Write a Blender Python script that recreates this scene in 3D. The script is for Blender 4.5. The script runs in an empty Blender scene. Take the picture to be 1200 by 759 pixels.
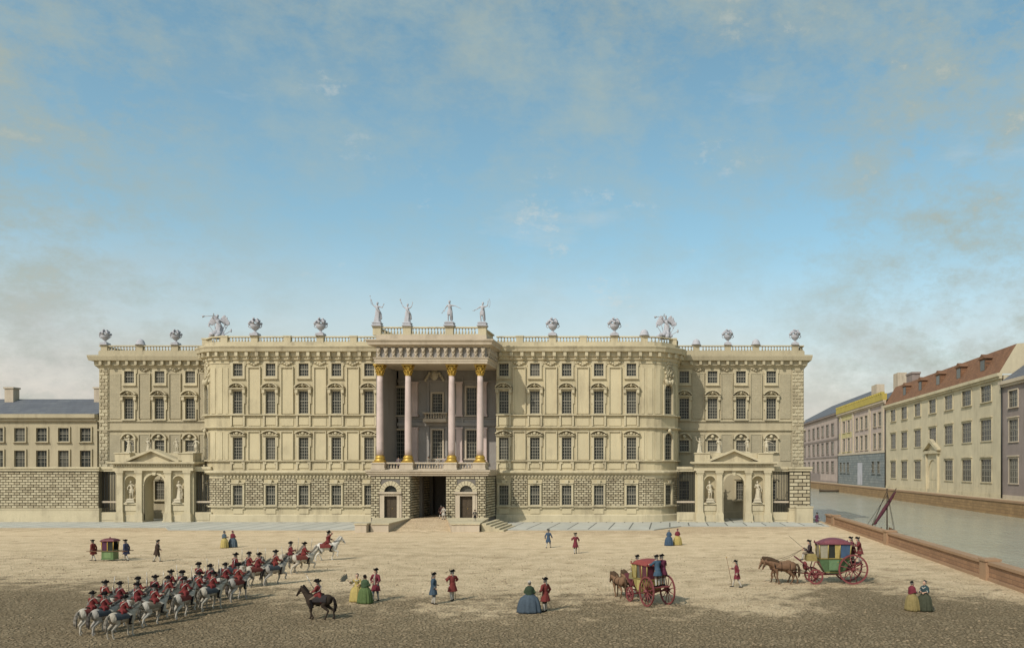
import bpy, math, random
from mathutils import Vector, Matrix
random.seed(7)
PI = math.pi
sin, cos = math.sin, math.cos
SC = bpy.context.scene
COL = SC.collection

BRNG = random.Random(17)
class MB:
    def __init__(s):
        s.v = []; s.f = []; s.sm = []; s.M = None; s.cur = 0; s.mi = []; s.back = None
    def add(s, vs, fs, smooth=False):
        b = len(s.v)
        if s.M is not None:
            vs = [s.M @ Vector(p) for p in vs]
        s.v.extend([tuple(p) for p in vs])
        s.f.extend([tuple(i + b for i in f) for f in fs])
        s.sm.extend([smooth] * len(fs)); s.mi.extend([s.cur] * len(fs))
    def box(s, x0, x1, y0, y1, z0, z1):
        s.add([(x0,y0,z0),(x1,y0,z0),(x1,y1,z0),(x0,y1,z0),(x0,y0,z1),(x1,y0,z1),(x1,y1,z1),(x0,y1,z1)],
              [(0,3,2,1),(4,5,6,7),(0,1,5,4),(1,2,6,5),(2,3,7,6),(3,0,4,7)])
    def quad(s, a, b, c, d):
        s.add([a,b,c,d], [(0,1,2,3)])
    def rings(s, rs, caps=True, smooth=True, close=True):
        n = len(rs[0]); vs = [p for r in rs for p in r]; fs = []
        for i in range(len(rs) - 1):
            for j in range(n if close else n - 1):
                k = (j + 1) % n
                fs.append((i*n+j, i*n+k, (i+1)*n+k, (i+1)*n+j))
        if caps and close:
            fs.append(tuple(range(n - 1, -1, -1)))
            fs.append(tuple((len(rs)-1)*n + j for j in range(n)))
        s.add(vs, fs, smooth)
    def tube(s, p0, p1, r0, r1=None, n=8, smooth=True):
        r1 = r0 if r1 is None else r1
        p0 = Vector(p0); p1 = Vector(p1); d = p1 - p0
        if d.length < 1e-6: return
        q = d.to_track_quat('Z', 'Y').to_matrix()
        rs = []
        for p, r in ((p0, r0), (p1, r1)):
            rs.append([p + q @ Vector((r*cos(2*PI*j/n), r*sin(2*PI*j/n), 0)) for j in range(n)])
        s.rings(rs, True, smooth)
    def path(s, pts, r, n=6):
        for a, b in zip(pts[:-1], pts[1:]):
            s.tube(a, b, r, r, n)
    def ball(s, c, r, n=10, m=6, R=None):
        rx, ry, rz = r if isinstance(r, (tuple, list)) else (r, r, r)
        c = Vector(c); rs = []
        vs = []
        for i in range(1, m):
            t = PI * i / m
            for j in range(n):
                a = 2*PI*j/n
                p = Vector((rx*sin(t)*cos(a), ry*sin(t)*sin(a), -rz*cos(t)))
                vs.append(c + (R @ p if R is not None else p))
        lo = Vector((0,0,-rz)); hi = Vector((0,0,rz))
        vs.append(c + (R @ lo if R is not None else lo)); vs.append(c + (R @ hi if R is not None else hi))
        fs = []
        for i in range(m - 2):
            for j in range(n):
                k = (j+1) % n
                fs.append((i*n+j, i*n+k, (i+1)*n+k, (i+1)*n+j))
        L = len(vs)
        for j in range(n):
            k = (j+1) % n
            fs.append((L-2, k, j)); fs.append((L-1, (m-2)*n+j, (m-2)*n+k))
        s.add(vs, fs, True)
    def chain(s, pr, n=10):
        """tapered limb: list of (point, radius)"""
        for (p, r) in pr: s.ball(p, r, n, 6)
        for (p, r), (q, t) in zip(pr[:-1], pr[1:]): s.tube(p, q, r, t, n)
    def lathe(s, prof, c=(0,0,0), n=12, sx=1, sy=1, smooth=True, fold=0, nf=0, ph=0):
        rs = []
        for k, (r, z) in enumerate(prof):
            ring = []
            for j in range(n):
                a = 2*PI*j/n
                rr = r*(1 + fold*(1 - k/max(1,len(prof)-1))*cos(nf*a+ph))
                ring.append((c[0]+sx*rr*cos(a), c[1]+sy*rr*sin(a), c[2]+z))
            rs.append(ring)
        s.rings(rs, True, smooth)
    def prism(s, poly, y0, y1):
        """poly in (x,z), extruded along y"""
        n = len(poly)
        vs = [(x,y0,z) for x,z in poly] + [(x,y1,z) for x,z in poly]
        fs = [tuple(range(n)), tuple(range(2*n-1, n-1, -1))] + [(i,(i+1)%n,n+(i+1)%n,n+i) for i in range(n)]
        s.add(vs, fs)
    def plan(s, poly, z0, z1):
        n = len(poly)
        vs = [(x,y,z0) for x,y in poly] + [(x,y,z1) for x,y in poly]
        fs = [tuple(range(n-1,-1,-1)), tuple(range(n, 2*n))] + [(i,(i+1)%n,n+(i+1)%n,n+i) for i in range(n)]
        s.add(vs, fs)
    def sweep(s, prof, path):
        """prof (out, z) swept along a plan path; out is to the right of travel"""
        N = len(path); rs = []
        for i, p in enumerate(path):
            p = Vector(p)
            ds = []
            if i > 0: ds.append((p - Vector(path[i-1])).normalized())
            if i < N-1: ds.append((Vector(path[i+1]) - p).normalized())
            ns = [Vector((d.y, -d.x)) for d in ds]
            m = ns[0] if len(ns) == 1 else (ns[0] + ns[1])
            m = m.normalized()
            k = 1 / max(.3, m.dot(ns[0]))
            rs.append([(p.x + m.x*o*k, p.y + m.y*o*k, z) for o, z in prof])
        s.rings(rs, True, False)
    def arcband(s, cx, cz, R, a0, a1, th, y0, y1, n=8):
        vs = []; fs = []
        for i in range(n+1):
            a = a0 + (a1-a0)*i/n
            for r in (R, R+th):
                for y in (y0, y1):
                    vs.append((cx+r*sin(a), y, cz+r*cos(a)))
        for i in range(n):
            b = i*4; c = b+4
            fs += [(b,c,c+2,b+2),(b+1,b+3,c+3,c+1),(b+2,c+2,c+3,b+3),(b,b+1,c+1,c)]
        fs += [(0,2,3,1),(n*4,n*4+1,n*4+3,n*4+2)]
        s.add(vs, fs)
    def wall(s, u0, u1, z0, z1, ops=(), depth=.35):
        us = sorted({u0,u1,*[o[0] for o in ops],*[o[1] for o in ops]})
        zs = sorted({z0,z1,*[o[2] for o in ops],*[o[3] for o in ops]})
        us = [u for u in us if u0-1e-6 <= u <= u1+1e-6]; zs = [z for z in zs if z0-1e-6 <= z <= z1+1e-6]
        for a, b in zip(us[:-1], us[1:]):
            for c, d in zip(zs[:-1], zs[1:]):
                mu, mz = (a+b)/2, (c+d)/2
                if any(o[0] < mu < o[1] and o[2] < mz < o[3] for o in ops): continue
                s.quad((a,0,c),(b,0,c),(b,0,d),(a,0,d))
        for o in ops:
            a,b,c,d = o[:4]; D = o[4] if len(o) > 4 else depth
            s.quad((a,0,c),(a,0,d),(a,D,d),(a,D,c)); s.quad((b,0,c),(b,D,c),(b,D,d),(b,0,d))
            s.quad((a,0,c),(a,D,c),(b,D,c),(b,0,c)); s.quad((a,0,d),(b,0,d),(b,D,d),(a,D,d))
    def archtop(s, u0, u1, zt, depth, n=14, y=0):
        r = (u1-u0)/2; cu = (u0+u1)/2; cz = zt - r
        P = [(cu - r*cos(PI*i/n), cz + r*sin(PI*i/n)) for i in range(n+1)]
        for (a,b),(c,d) in zip(P[:-1], P[1:]):
            s.quad((a,y,b),(c,y,d),(c,y,zt),(a,y,zt))
            s.quad((a,y,b),(a,y+depth,b),(c,y+depth,d),(c,y,d))
    def blocks(s, u0, u1, z0, z1, bl=.85, bh=.42, gap=.06, out=.07, skip=()):
        rows = max(1, round((z1-z0)/bh)); h = (z1-z0)/rows
        for r in range(rows):
            za, zb = z0+r*h+gap/2, z0+(r+1)*h-gap/2
            x = u0 - (bl/2 if r % 2 else 0)
            while x < u1 - .05:
                a, b = max(x, u0)+gap/2, min(x+bl, u1)-gap/2
                x += bl
                segs = [(a,b)]
                for (c,d,e,f) in skip:
                    if zb <= e or za >= f: continue
                    ns = []
                    for (p,q) in segs:
                        if q <= c or p >= d: ns.append((p,q)); continue
                        if p < c: ns.append((p,c))
                        if q > d: ns.append((d,q))
                    segs = ns
                for p, q in segs:
                    if q-p > .08:
                        e = .03; s.cur = 1; g2 = gap*.75
                        s.quad((p-g2,-.012,za-g2),(q+g2,-.012,za-g2),(q+g2,-.012,zb+g2),(p-g2,-.012,zb+g2)); s.cur = 2 if BRNG.random() < .38 else 0
                        s.add([(p,.1,za),(q,.1,za),(q,.1,zb),(p,.1,zb),(p+e,-out,za+e),(q-e,-out,za+e),(q-e,-out,zb-e),(p+e,-out,zb-e)],
                              [(4,5,6,7),(0,1,5,4),(1,2,6,5),(2,3,7,6),(3,0,4,7)]); s.cur = 0
    def mesh(s, name):
        me = bpy.data.meshes.new(name)
        me.from_pydata(s.v, [], s.f)
        me.polygons.foreach_set('use_smooth', s.sm)
        if any(s.mi): me.polygons.foreach_set('material_index', s.mi)
        me.update()
        return me
    def build(s, name, m, parent=None, offset=None):
        me = s.mesh(name)
        for q in (m if isinstance(m, (list, tuple)) else [m]): me.materials.append(q)
        return link(name, me, parent)

def link(name, me, parent=None):
    o = bpy.data.objects.new(name, me); COL.objects.link(o)
    if parent is not None:
        o.parent = parent
        if parent.get('worldbuilt'):
            o.matrix_parent_inverse = Matrix.Translation(-Vector(parent.location))
    return o

def F(x, y, ang=0.0, z=0.0):
    return Matrix.Translation((x, y, z)) @ Matrix.Rotation(ang, 4, 'Z')

def tag(o, label, cat, group=None, kind=None):
    o['label'] = label; o['category'] = cat
    if group: o['group'] = group
    if kind: o['kind'] = kind
    return o

def empty(name, loc=(0,0,0), world=True):
    o = bpy.data.objects.new(name, None); COL.objects.link(o); o.location = loc
    o.empty_display_size = .3
    if world: o['worldbuilt'] = 1
    return o

def structure(name, mb, m):
    o = mb.build(name, m); o['kind'] = 'structure'; return o

def remesh(mb, voxel=.012, smooth=2, name='body'):
    me = mb.mesh('tmp'); ob = bpy.data.objects.new('tmp', me); COL.objects.link(ob)
    r = ob.modifiers.new('r', 'REMESH'); r.mode = 'VOXEL'; r.voxel_size = voxel; r.use_smooth_shade = True
    if smooth:
        t = ob.modifiers.new('s', 'SMOOTH'); t.factor = .5; t.iterations = smooth
    dg = bpy.context.evaluated_depsgraph_get(); dg.update()
    out = bpy.data.meshes.new_from_object(ob.evaluated_get(dg))
    out.name = name
    bpy.data.objects.remove(ob); bpy.data.meshes.remove(me)
    out.materials.clear(); out.materials.append(None)
    return out

# camera numbers: photo pixel px at depth d -> world X
CZ = 7.9
def PX(px, d): return (px - 785) * d / 1000
def PZ(py, d): return CZ + (548 - py) * d / 1000
def DG(py): return CZ * 1000 / (py - 548)      # depth of a ground point

# ------------------------------------------------------------------ materials
def nt(name):
    m = bpy.data.materials.new(name); m.use_nodes = True
    t = m.node_tree; b = t.nodes['Principled BSDF']
    return m, t, b
def nd(t, typ, **kw):
    n = t.nodes.new(typ)
    for k, v in kw.items():
        if k.startswith('i_'):
            n.inputs[k[2:].replace('_', ' ')].default_value = v
        else: setattr(n, k, v)
    return n
def mixc(t, fac, a, b, mode='MIX'):
    n = t.nodes.new('ShaderNodeMix'); n.data_type = 'RGBA'; n.blend_type = mode
    for sock, v in ((0, fac), (6, a), (7, b)):
        if hasattr(v, 'is_linked'): t.links.new(v, n.inputs[sock])
        else: n.inputs[sock].default_value = v if sock == 0 else (*v, 1) if len(v) == 3 else v
    return n.outputs[2]
def math_(t, op, a, b=None, c=None, clamp=False):
    n = t.nodes.new('ShaderNodeMath'); n.operation = op; n.use_clamp = clamp
    for i, v in enumerate((a, b, c)):
        if v is None: continue
        if hasattr(v, 'is_linked'): t.links.new(v, n.inputs[i])
        else: n.inputs[i].default_value = v
    return n.outputs[0]
def mrange(t, v, a, b, c=0., d=1., smooth=False):
    n = t.nodes.new('ShaderNodeMapRange'); n.clamp = True
    if smooth: n.interpolation_type = 'SMOOTHSTEP'
    t.links.new(v, n.inputs[0])
    for i, x in enumerate((a, b, c, d)): n.inputs[i+1].default_value = x
    return n.outputs[0]
def noise(t, vec, scale, detail=4, rough=.55):
    n = nd(t, 'ShaderNodeTexNoise'); n.inputs['Scale'].default_value = scale
    n.inputs['Detail'].default_value = detail; n.inputs['Roughness'].default_value = rough
    t.links.new(vec, n.inputs['Vector']); return n.outputs['Fac']
def mapv(t, vec, scale):
    n = nd(t, 'ShaderNodeMapping'); n.inputs['Scale'].default_value = scale
    t.links.new(vec, n.inputs['Vector']); return n.outputs[0]
def bump(t, b, h, strength=.3, dist=.05):
    n = nd(t, 'ShaderNodeBump'); n.inputs['Strength'].default_value = strength; n.inputs['Distance'].default_value = dist
    t.links.new(h, n.inputs['Height']); t.links.new(n.outputs[0], b.inputs['Normal'])

def stone(name, col, rough=.85, var=.25, streak=.3, fine=.15, bmp=.25, sc=1., grime=(.16,.13,.09)):
    """weathered stucco / stone: broad blotches, rain streaks with grime, fine grain (world position)"""
    m, t, b = nt(name)
    pos = nd(t, 'ShaderNodeNewGeometry').outputs['Position']
    n1 = noise(t, pos, .22*sc, 6); n2 = noise(t, mapv(t, pos, (1.1*sc, 1.1*sc, .16*sc)), 1.0, 7, .65); n3 = noise(t, pos, 9*sc, 4, .7)
    c = mixc(t, mrange(t, n1, .35, .7, 0, var), col, tuple(x*.55 for x in col))
    gate = mrange(t, noise(t, pos, .35*sc, 3), .42, .6, .12, 1)
    c = mixc(t, math_(t, 'MULTIPLY', mrange(t, n2, .46, .72, 0, streak), gate), c, grime)
    c = mixc(t, mrange(t, n3, .3, .75, 0, fine), c, tuple(x*.45 for x in col))
    t.links.new(c, b.inputs['Base Color']); b.inputs['Roughness'].default_value = rough
    b.inputs['Specular IOR Level'].default_value = .25
    bump(t, b, math_(t, 'ADD', n3, n1), bmp, .04)
    return m

def masonry(name, c1, c2, mortar, axes, bw, bh, var=.3, msize=.02, bmp=.5, rough=.85, offset=.5):
    m, t, b = nt(name)
    pos = nd(t, 'ShaderNodeNewGeometry').outputs['Position']
    sp = nd(t, 'ShaderNodeSeparateXYZ'); t.links.new(pos, sp.inputs[0])
    cb = nd(t, 'ShaderNodeCombineXYZ')
    t.links.new(sp.outputs[axes[0]], cb.inputs[0]); t.links.new(sp.outputs[axes[1]], cb.inputs[1])
    wob = noise(t, pos, .9, 3)
    br = nd(t, 'ShaderNodeTexBrick'); br.offset = offset
    t.links.new(cb.outputs[0], br.inputs['Vector'])
    br.inputs['Color1'].default_value = (*c1,1); br.inputs['Color2'].default_value = (*c2,1); br.inputs['Mortar'].default_value = (*mortar,1)
    br.inputs['Scale'].default_value = 1; br.inputs['Mortar Size'].default_value = msize; br.inputs['Mortar Smooth'].default_value = .3
    br.inputs['Brick Width'].default_value = bw; br.inputs['Row Height'].default_value = bh
    n1 = noise(t, pos, .5, 6); n3 = noise(t, pos, 7, 5, .7)
    c = mixc(t, mrange(t, n1, .35, .7, 0, var), br.outputs[0], tuple(x*.5 for x in c1))
    c = mixc(t, mrange(t, n3, .4, .8, 0, .3), c, tuple(x*.4 for x in c1))
    t.links.new(c, b.inputs['Base Color']); b.inputs['Roughness'].default_value = rough
    b.inputs['Specular IOR Level'].default_value = .25
    h = math_(t, 'ADD', math_(t, 'MULTIPLY', br.outputs['Fac'], -.7), math_(t, 'MULTIPLY', n3, .35))
    bump(t, b, h, bmp, .06)
    return m

def plain(name, col, rough=.6, var=.25, sc=6., bmp=.15, metallic=0., spec=.3, obj=True):
    m, t, b = nt(name)
    tc = nd(t, 'ShaderNodeTexCoord').outputs['Object']
    n1 = noise(t, tc, sc, 4)
    c = mixc(t, mrange(t, n1, .35, .7, 0, var), col, tuple(x*.5 for x in col))
    t.links.new(c, b.inputs['Base Color']); b.inputs['Roughness'].default_value = rough
    b.inputs['Metallic'].default_value = metallic; b.inputs['Specular IOR Level'].default_value = spec
    if bmp: bump(t, b, math_(t, 'ADD', noise(t, tc, sc*5, 3), noise(t, mapv(t, tc, (sc*1.6, sc*1.6, sc*.35)), 1., 3)), bmp*1.6, .02)
    return m

_cl = {}
def cloth(col):
    k = tuple(round(c, 3) for c in col)
    if k not in _cl:
        L = .3*col[0]+.6*col[1]+.1*col[2]; q = .64 if L < .35 else .92
        _cl[k] = plain('cloth', tuple(q*(.74*c+.26*L) for c in col), .88, .4, 7, .25, 0, .1)
    return _cl[k]

def M_glass():
    m, t, b = nt('window_glass')
    pos = nd(t, 'ShaderNodeNewGeometry').outputs['Position']
    n1 = noise(t, pos, .7, 2)
    rnd = nd(t, 'ShaderNodeObjectInfo').outputs['Random']
    c = mixc(t, n1, (.018,.02,.018), (.05,.055,.048))
    c = mixc(t, mrange(t, rnd, .62, .95, 0, .55), c, (.16,.15,.12))
    t.links.new(c, b.inputs['Base Color']); b.inputs['Roughness'].default_value = .16
    b.inputs['Specular IOR Level'].default_value = .22
    bump(t, b, noise(t, pos, 2.2, 2), .08, .05)
    return m
# ------------------------------------------------------------------ palette
M = {}
M['stucco'] = stone('cream_stucco', (.56,.487,.315), var=.42, streak=.6, fine=.3)
M['trim'] = stone('cream_trim', (.585,.512,.345), var=.42, streak=.65, fine=.3)
M['panel'] = stone('cream_panel', (.575,.5,.325), var=.35, streak=.4)
M['rust'] = stone('rusticated_stone', (.54,.475,.325), var=.35, streak=.3, fine=.3, bmp=.5)
M['rust_dark'] = stone('dark_rusticated_stone', (.42,.36,.24), var=.45, streak=.4, fine=.4, bmp=.5)
M['joint'] = stone('recessed_joint_stone', (.12,.105,.072), var=.4, streak=.3)
M['wingwall'] = stone('grey_stucco', (.475,.415,.28), var=.35, streak=.45, fine=.25)
M['wingpanel'] = masonry('wing_brick_panel', (.41,.36,.245), (.46,.405,.275), (.29,.25,.17), (0,2), .5, .16, msize=.012)
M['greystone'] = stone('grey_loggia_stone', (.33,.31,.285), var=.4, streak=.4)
M['entab'] = stone('pale_entablature_stone', (.53,.45,.34), var=.3, streak=.45)
M['pink'] = stone('pink_marble', (.62,.5,.455), rough=.5, var=.4, streak=.25, sc=2.5, bmp=.05)
M['gold'] = plain('gilding', (.52,.34,.07), .42, .3, 5, .3, .55, .5)
M['statue'] = stone('weathered_grey_stone', (.47,.47,.5), var=.35, streak=.5, sc=2)
M['lightstone'] = stone('pale_statue_stone', (.56,.5,.37), var=.35, streak=.4, sc=2)
M['frame'] = plain('painted_sash', (.3,.28,.22), .5, .2)
M['glass'] = M_glass()
M['iron'] = plain('wrought_iron', (.03,.032,.03), .5, .3, 3, .2, .4)
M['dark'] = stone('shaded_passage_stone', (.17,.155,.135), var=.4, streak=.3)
M['oak'] = plain('dark_oak', (.07,.05,.03), .6, .4, 3, .3)
M['roof'] = masonry('grey_lead_roof', (.12,.13,.15), (.15,.16,.17), (.08,.085,.1), (1,2), 1.2, .5, msize=.02)
M['roof_long'] = masonry('grey_lead_roof_long', (.12,.13,.15), (.15,.16,.17), (.08,.085,.1), (0,2), 1.2, .5, msize=.02)
M['tiles'] = masonry('orange_brown_tiles', (.27,.14,.075), (.19,.1,.058), (.1,.065,.045), (1,2), .9, .45, msize=.03, var=.5)
M['pinkwall'] = stone('faded_pink_stucco', (.47,.385,.335), var=.4, streak=.4)
M['pinkdull'] = stone('dull_mauve_stucco', (.29,.24,.215), var=.4, streak=.4)
M['yellow'] = stone('yellow_stucco', (.52,.455,.23), var=.4, streak=.35)
M['ochre'] = stone('bright_ochre_trim', (.46,.37,.09), var=.35, streak=.2)
M['creamhouse'] = stone('pale_cream_stucco', (.57,.5,.345), var=.4, streak=.35)
M['bluestone'] = masonry('blue_grey_ashlar', (.2,.225,.225), (.27,.285,.27), (.1,.115,.12), (1,2), 3.2, .9, msize=.06, var=.35)
M['quay'] = masonry('brown_quay_masonry', (.36,.23,.11), (.28,.18,.09), (.16,.11,.07), (1,2), 2.2, .6, msize=.04, var=.5)
M['brick'] = masonry('brown_parapet_masonry', (.36,.21,.12), (.29,.17,.1), (.15,.1,.07), (1,2), .9, .3, msize=.02, var=.4)
M['coping'] = stone('brown_coping_stone', (.37,.24,.145), var=.35, streak=.1, fine=.3)
M['paving'] = masonry('grey_flagstones', (.46,.46,.4), (.54,.53,.46), (.1,.1,.085), (0,1), 2.6, 15.2, msize=.1, var=.35, bmp=.4)
M['kerb'] = stone('kerb_stone', (.4,.4,.35), var=.35, streak=.1)
M['street'] = stone('pale_street', (.47,.4,.27), var=.4, streak=0, sc=.6)

def ground_material():
    m, t, b = nt('sandy_cobbled_ground')
    pos = nd(t, 'ShaderNodeNewGeometry').outputs['Position']
    sp = nd(t, 'ShaderNodeSeparateXYZ'); t.links.new(pos, sp.inputs[0])
    big = noise(t, pos, .06, 5); mid = noise(t, pos, .55, 6, .62); fin = noise(t, pos, 5.5, 6, .72)
    # streaky scrapes across the square
    scr = noise(t, mapv(t, pos, (1.3, 1.0, 1)), .8, 6, .68)
    vo = nd(t, 'ShaderNodeTexVoronoi'); vo.feature = 'DISTANCE_TO_EDGE'; vo.inputs['Scale'].default_value = 5.6
    wv = nd(t, 'ShaderNodeMix'); wv.data_type = 'VECTOR'; wv.inputs[0].default_value = .12
    nz = nd(t, 'ShaderNodeTexNoise'); nz.inputs['Scale'].default_value = 1.4; t.links.new(pos, nz.inputs['Vector'])
    t.links.new(pos, wv.inputs[4]); t.links.new(nz.outputs['Color'], wv.inputs[5])
    mp = mapv(t, wv.outputs[1], (1, .75, 1))
    t.links.new(mp, vo.inputs['Vector'])
    vc = nd(t, 'ShaderNodeTexVoronoi'); vc.inputs['Scale'].default_value = 5.6; t.links.new(mp, vc.inputs['Vector'])
    stone_h = mrange(t, vo.outputs['Distance'], .0, .16, 0, 1, True)
    # sand far out, cobbles nearer; their darkening is foreground shading painted into the colour
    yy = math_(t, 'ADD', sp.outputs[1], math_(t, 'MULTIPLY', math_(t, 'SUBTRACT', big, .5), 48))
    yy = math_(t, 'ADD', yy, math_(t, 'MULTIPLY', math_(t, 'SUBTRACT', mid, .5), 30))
    yy = math_(t, 'SUBTRACT', yy, math_(t, 'ADD', mrange(t, sp.outputs[0], -9, -27, 0, 9, True), mrange(t, sp.outputs[0], 0, 16, 0, 7, True)))  # painted shading reaches farther out under the cavalry and at the right
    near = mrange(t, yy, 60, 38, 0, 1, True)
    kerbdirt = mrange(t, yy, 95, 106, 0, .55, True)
    sand = mixc(t, mrange(t, mid, .35, .68), (.68,.54,.355), (.56,.435,.27))
    sand = mixc(t, mrange(t, scr, .5, .75, 0, .3), sand, (.4,.31,.2))
    sand = mixc(t, mrange(t, fin, .48, .72, 0, .8), sand, (.24,.18,.115))
    sand = mixc(t, math_(t, 'MULTIPLY', kerbdirt, mrange(t, fin, .35, .6)), sand, (.27,.19,.12))
    # wheel ruts and hoof-worn tracks across the square
    wvt = nd(t, 'ShaderNodeTexWave'); wvt.bands_direction = 'Y'; wvt.inputs['Scale'].default_value = .04; wvt.inputs['Distortion'].default_value = 9; wvt.inputs['Detail'].default_value = 3; wvt.inputs['Detail Scale'].default_value = .35
    t.links.new(mapv(t, pos, (.6, 1, 1)), wvt.inputs['Vector'])
    rut = math_(t, 'MULTIPLY', mrange(t, wvt.outputs['Fac'], .86, .97, 0, 1, True), mrange(t, mid, .36, .56))
    sand = mixc(t, math_(t, 'MULTIPLY', rut, .2), sand, (.27,.19,.11))
    vd = nd(t, 'ShaderNodeTexVoronoi'); vd.inputs['Scale'].default_value = .45; t.links.new(wv.outputs[1], vd.inputs['Vector'])
    spot = math_(t, 'MULTIPLY', mrange(t, vd.outputs['Distance'], .26, .1, 0, .5, True), mrange(t, mid, .44, .56))
    sand = mixc(t, spot, sand, (.24,.165,.095))
    shaded_cob = mixc(t, vc.outputs['Color'], (.27,.205,.12), (.43,.34,.215))
    shaded_cob = mixc(t, mrange(t, mid, .4, .66, 0, .55), shaded_cob, (.19,.14,.08))
    shaded_cob = mixc(t, stone_h, (.13,.1,.06), shaded_cob)
    shade_patch = mrange(t, math_(t, 'ADD', near, math_(t, 'MULTIPLY', math_(t, 'SUBTRACT', scr, .5), .9)), .3, .75, 0, 1, True)
    c = mixc(t, shade_patch, sand, shaded_cob)
    # half sunk stones show through the sand here and there
    gaps = math_(t, 'MULTIPLY', math_(t, 'SUBTRACT', 1, stone_h), mrange(t, mid, .42, .6, 0, .5))
    gaps = math_(t, 'MULTIPLY', gaps, mrange(t, yy, 92, 66, .0, 1))
    c = mixc(t, gaps, c, (.16,.12,.07))
    c = mixc(t, math_(t, 'MULTIPLY', mrange(t, yy, 50, 38, 0, .6, True), mrange(t, fin, .3, .6)), c, (.1,.076,.044))  # more foreground shading painted over the nearest strip
    t.links.new(c, b.inputs['Base Color']); b.inputs['Roughness'].default_value = .95
    b.inputs['Specular IOR Level'].default_value = .1
    h = math_(t, 'ADD', math_(t, 'MULTIPLY', stone_h, mrange(t, yy, 90, 50, .15, 1)), math_(t, 'MULTIPLY', fin, .6))
    h = math_(t, 'ADD', h, math_(t, 'MULTIPLY', mid, 1.2))
    bump(t, b, h, .7, .09)
    return m
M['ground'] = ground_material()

def water_material():
    m, t, b = nt('canal_water')
    pos = nd(t, 'ShaderNodeNewGeometry').outputs['Position']
    n1 = noise(t, mapv(t, pos, (1, .45, 1)), .9, 5, .6); n2 = noise(t, pos, .05, 4)
    c = mixc(t, n2, (.3,.31,.24), (.42,.42,.33))
    t.links.new(c, b.inputs['Base Color']); b.inputs['Roughness'].default_value = .16
    b.inputs['Specular IOR Level'].default_value = .4
    bump(t, b, math_(t, 'ADD', n1, noise(t, mapv(t, pos, (1, .3, 1)), .22, 3)), .5, .3)
    return m
M['water'] = water_material()

# ------------------------------------------------------------------ world, sun, camera
SUN_EL, SUN_AZ = math.radians(43), math.radians(211)       # azimuth clockwise from +Y: behind the viewer's left shoulder
def make_world():
    w = bpy.data.worlds.new('World'); SC.world = w; w.use_nodes = True
    t = w.node_tree; bg = t.nodes['Background']
    sky = t.nodes.new('ShaderNodeTexSky'); sky.sky_type = 'NISHITA'; sky.sun_disc = False
    sky.sun_elevation = SUN_EL; sky.sun_rotation = SUN_AZ
    sky.air_density = 1.0; sky.dust_density = 1.6; sky.ozone_density = 1.6; sky.altitude = 0
    dirn = t.nodes.new('ShaderNodeTexCoord').outputs['Generated']
    sp = nd(t, 'ShaderNodeSeparateXYZ'); t.links.new(dirn, sp.inputs[0])
    el = sp.outputs[2]
    # thin cloud: a warm bank low over the roofs, dull mottled veils higher up
    st = mapv(t, dirn, (1, 1, 3.2))
    cl1 = noise(t, st, 3.2, 7, .6); cl2 = noise(t, mapv(t, dirn, (1.4, 1.4, 2.2)), 7.5, 8, .68)
    hs = sky.outputs[0]
    hsv = t.nodes.new('ShaderNodeHueSaturation'); t.links.new(hs, hsv.inputs['Color'])
    hsv.inputs['Saturation'].default_value = .98; hsv.inputs['Hue'].default_value = .466; hsv.inputs['Value'].default_value = 1.22
    base = hsv.outputs[0]
    low = mrange(t, el, .02, .27, 1, 0, True)
    lowm = math_(t, 'MULTIPLY', low, mrange(t, cl1, .25, .62, .55, .98))
    c = mixc(t, lowm, base, (6.4, 5.75, 5.0))
    band = math_(t, 'MULTIPLY', mrange(t, el, .0, .12, 1, 0, True), mrange(t, cl1, .45, .66, 0, .65))
    c = mixc(t, band, c, (4.3, 4.0, 3.7))
    side = mrange(t, math_(t, 'ABSOLUTE', math_(t, 'ADD', sp.outputs[0], .16)), .17, .46, 0, 1, True)
    cl3 = noise(t, mapv(t, dirn, (1, 1, 1.6)), 11, 9, .72)
    veil = math_(t, 'MULTIPLY', mrange(t, cl2, .42, .7, .0, .75), mrange(t, el, .12, .48, .2, 1))
    c = mixc(t, veil, c, (3.3, 3.95, 3.7))
    wisps = math_(t, 'MULTIPLY', mrange(t, cl1, .6, .75, 0, .45), mrange(t, el, .1, .3, 0, 1))
    c = mixc(t, wisps, c, (5.2, 5.4, 5.2))
    mott = math_(t, 'MULTIPLY', mrange(t, cl3, .44, .66, 0, .8), math_(t, 'MAXIMUM', side, mrange(t, el, .33, .52, 0, .85, True)))
    c = mixc(t, mott, c, (3.2, 3.6, 3.15))
    smoke = math_(t, 'MULTIPLY', mrange(t, cl2, .4, .66, 0, .6), math_(t, 'MULTIPLY', side, mrange(t, el, .26, .08, 0, 1, True)))
    c = mixc(t, smoke, c, (4.1, 4.05, 3.85))
    flock = math_(t, 'MULTIPLY', mrange(t, cl3, .6, .72, 0, .5), mrange(t, cl1, .4, .6))
    c = mixc(t, flock, c, (5.6, 5.6, 5.2))
    t.links.new(c, bg.inputs[0]); bg.inputs[1].default_value = .13
make_world()
sd = bpy.data.lights.new('sun', 'SUN'); sd.energy = 3.3; sd.angle = math.radians(.6); sd.color = (1, .93, .82)
so = bpy.data.objects.new('sun', sd); COL.objects.link(so)
sv = Vector((sin(SUN_AZ)*cos(SUN_EL), cos(SUN_AZ)*cos(SUN_EL), sin(SUN_EL)))
so.rotation_euler = sv.to_track_quat('Z', 'Y').to_euler(); so.location = sv*200
cd = bpy.data.cameras.new('camera'); cam = bpy.data.objects.new('camera', cd); COL.objects.link(cam)
cam.location = (0, 0, CZ); cam.rotation_euler = (PI/2, 0, 0)
cd.sensor_fit = 'HORIZONTAL'; cd.sensor_width = 36; cd.lens = 30.0
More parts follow.
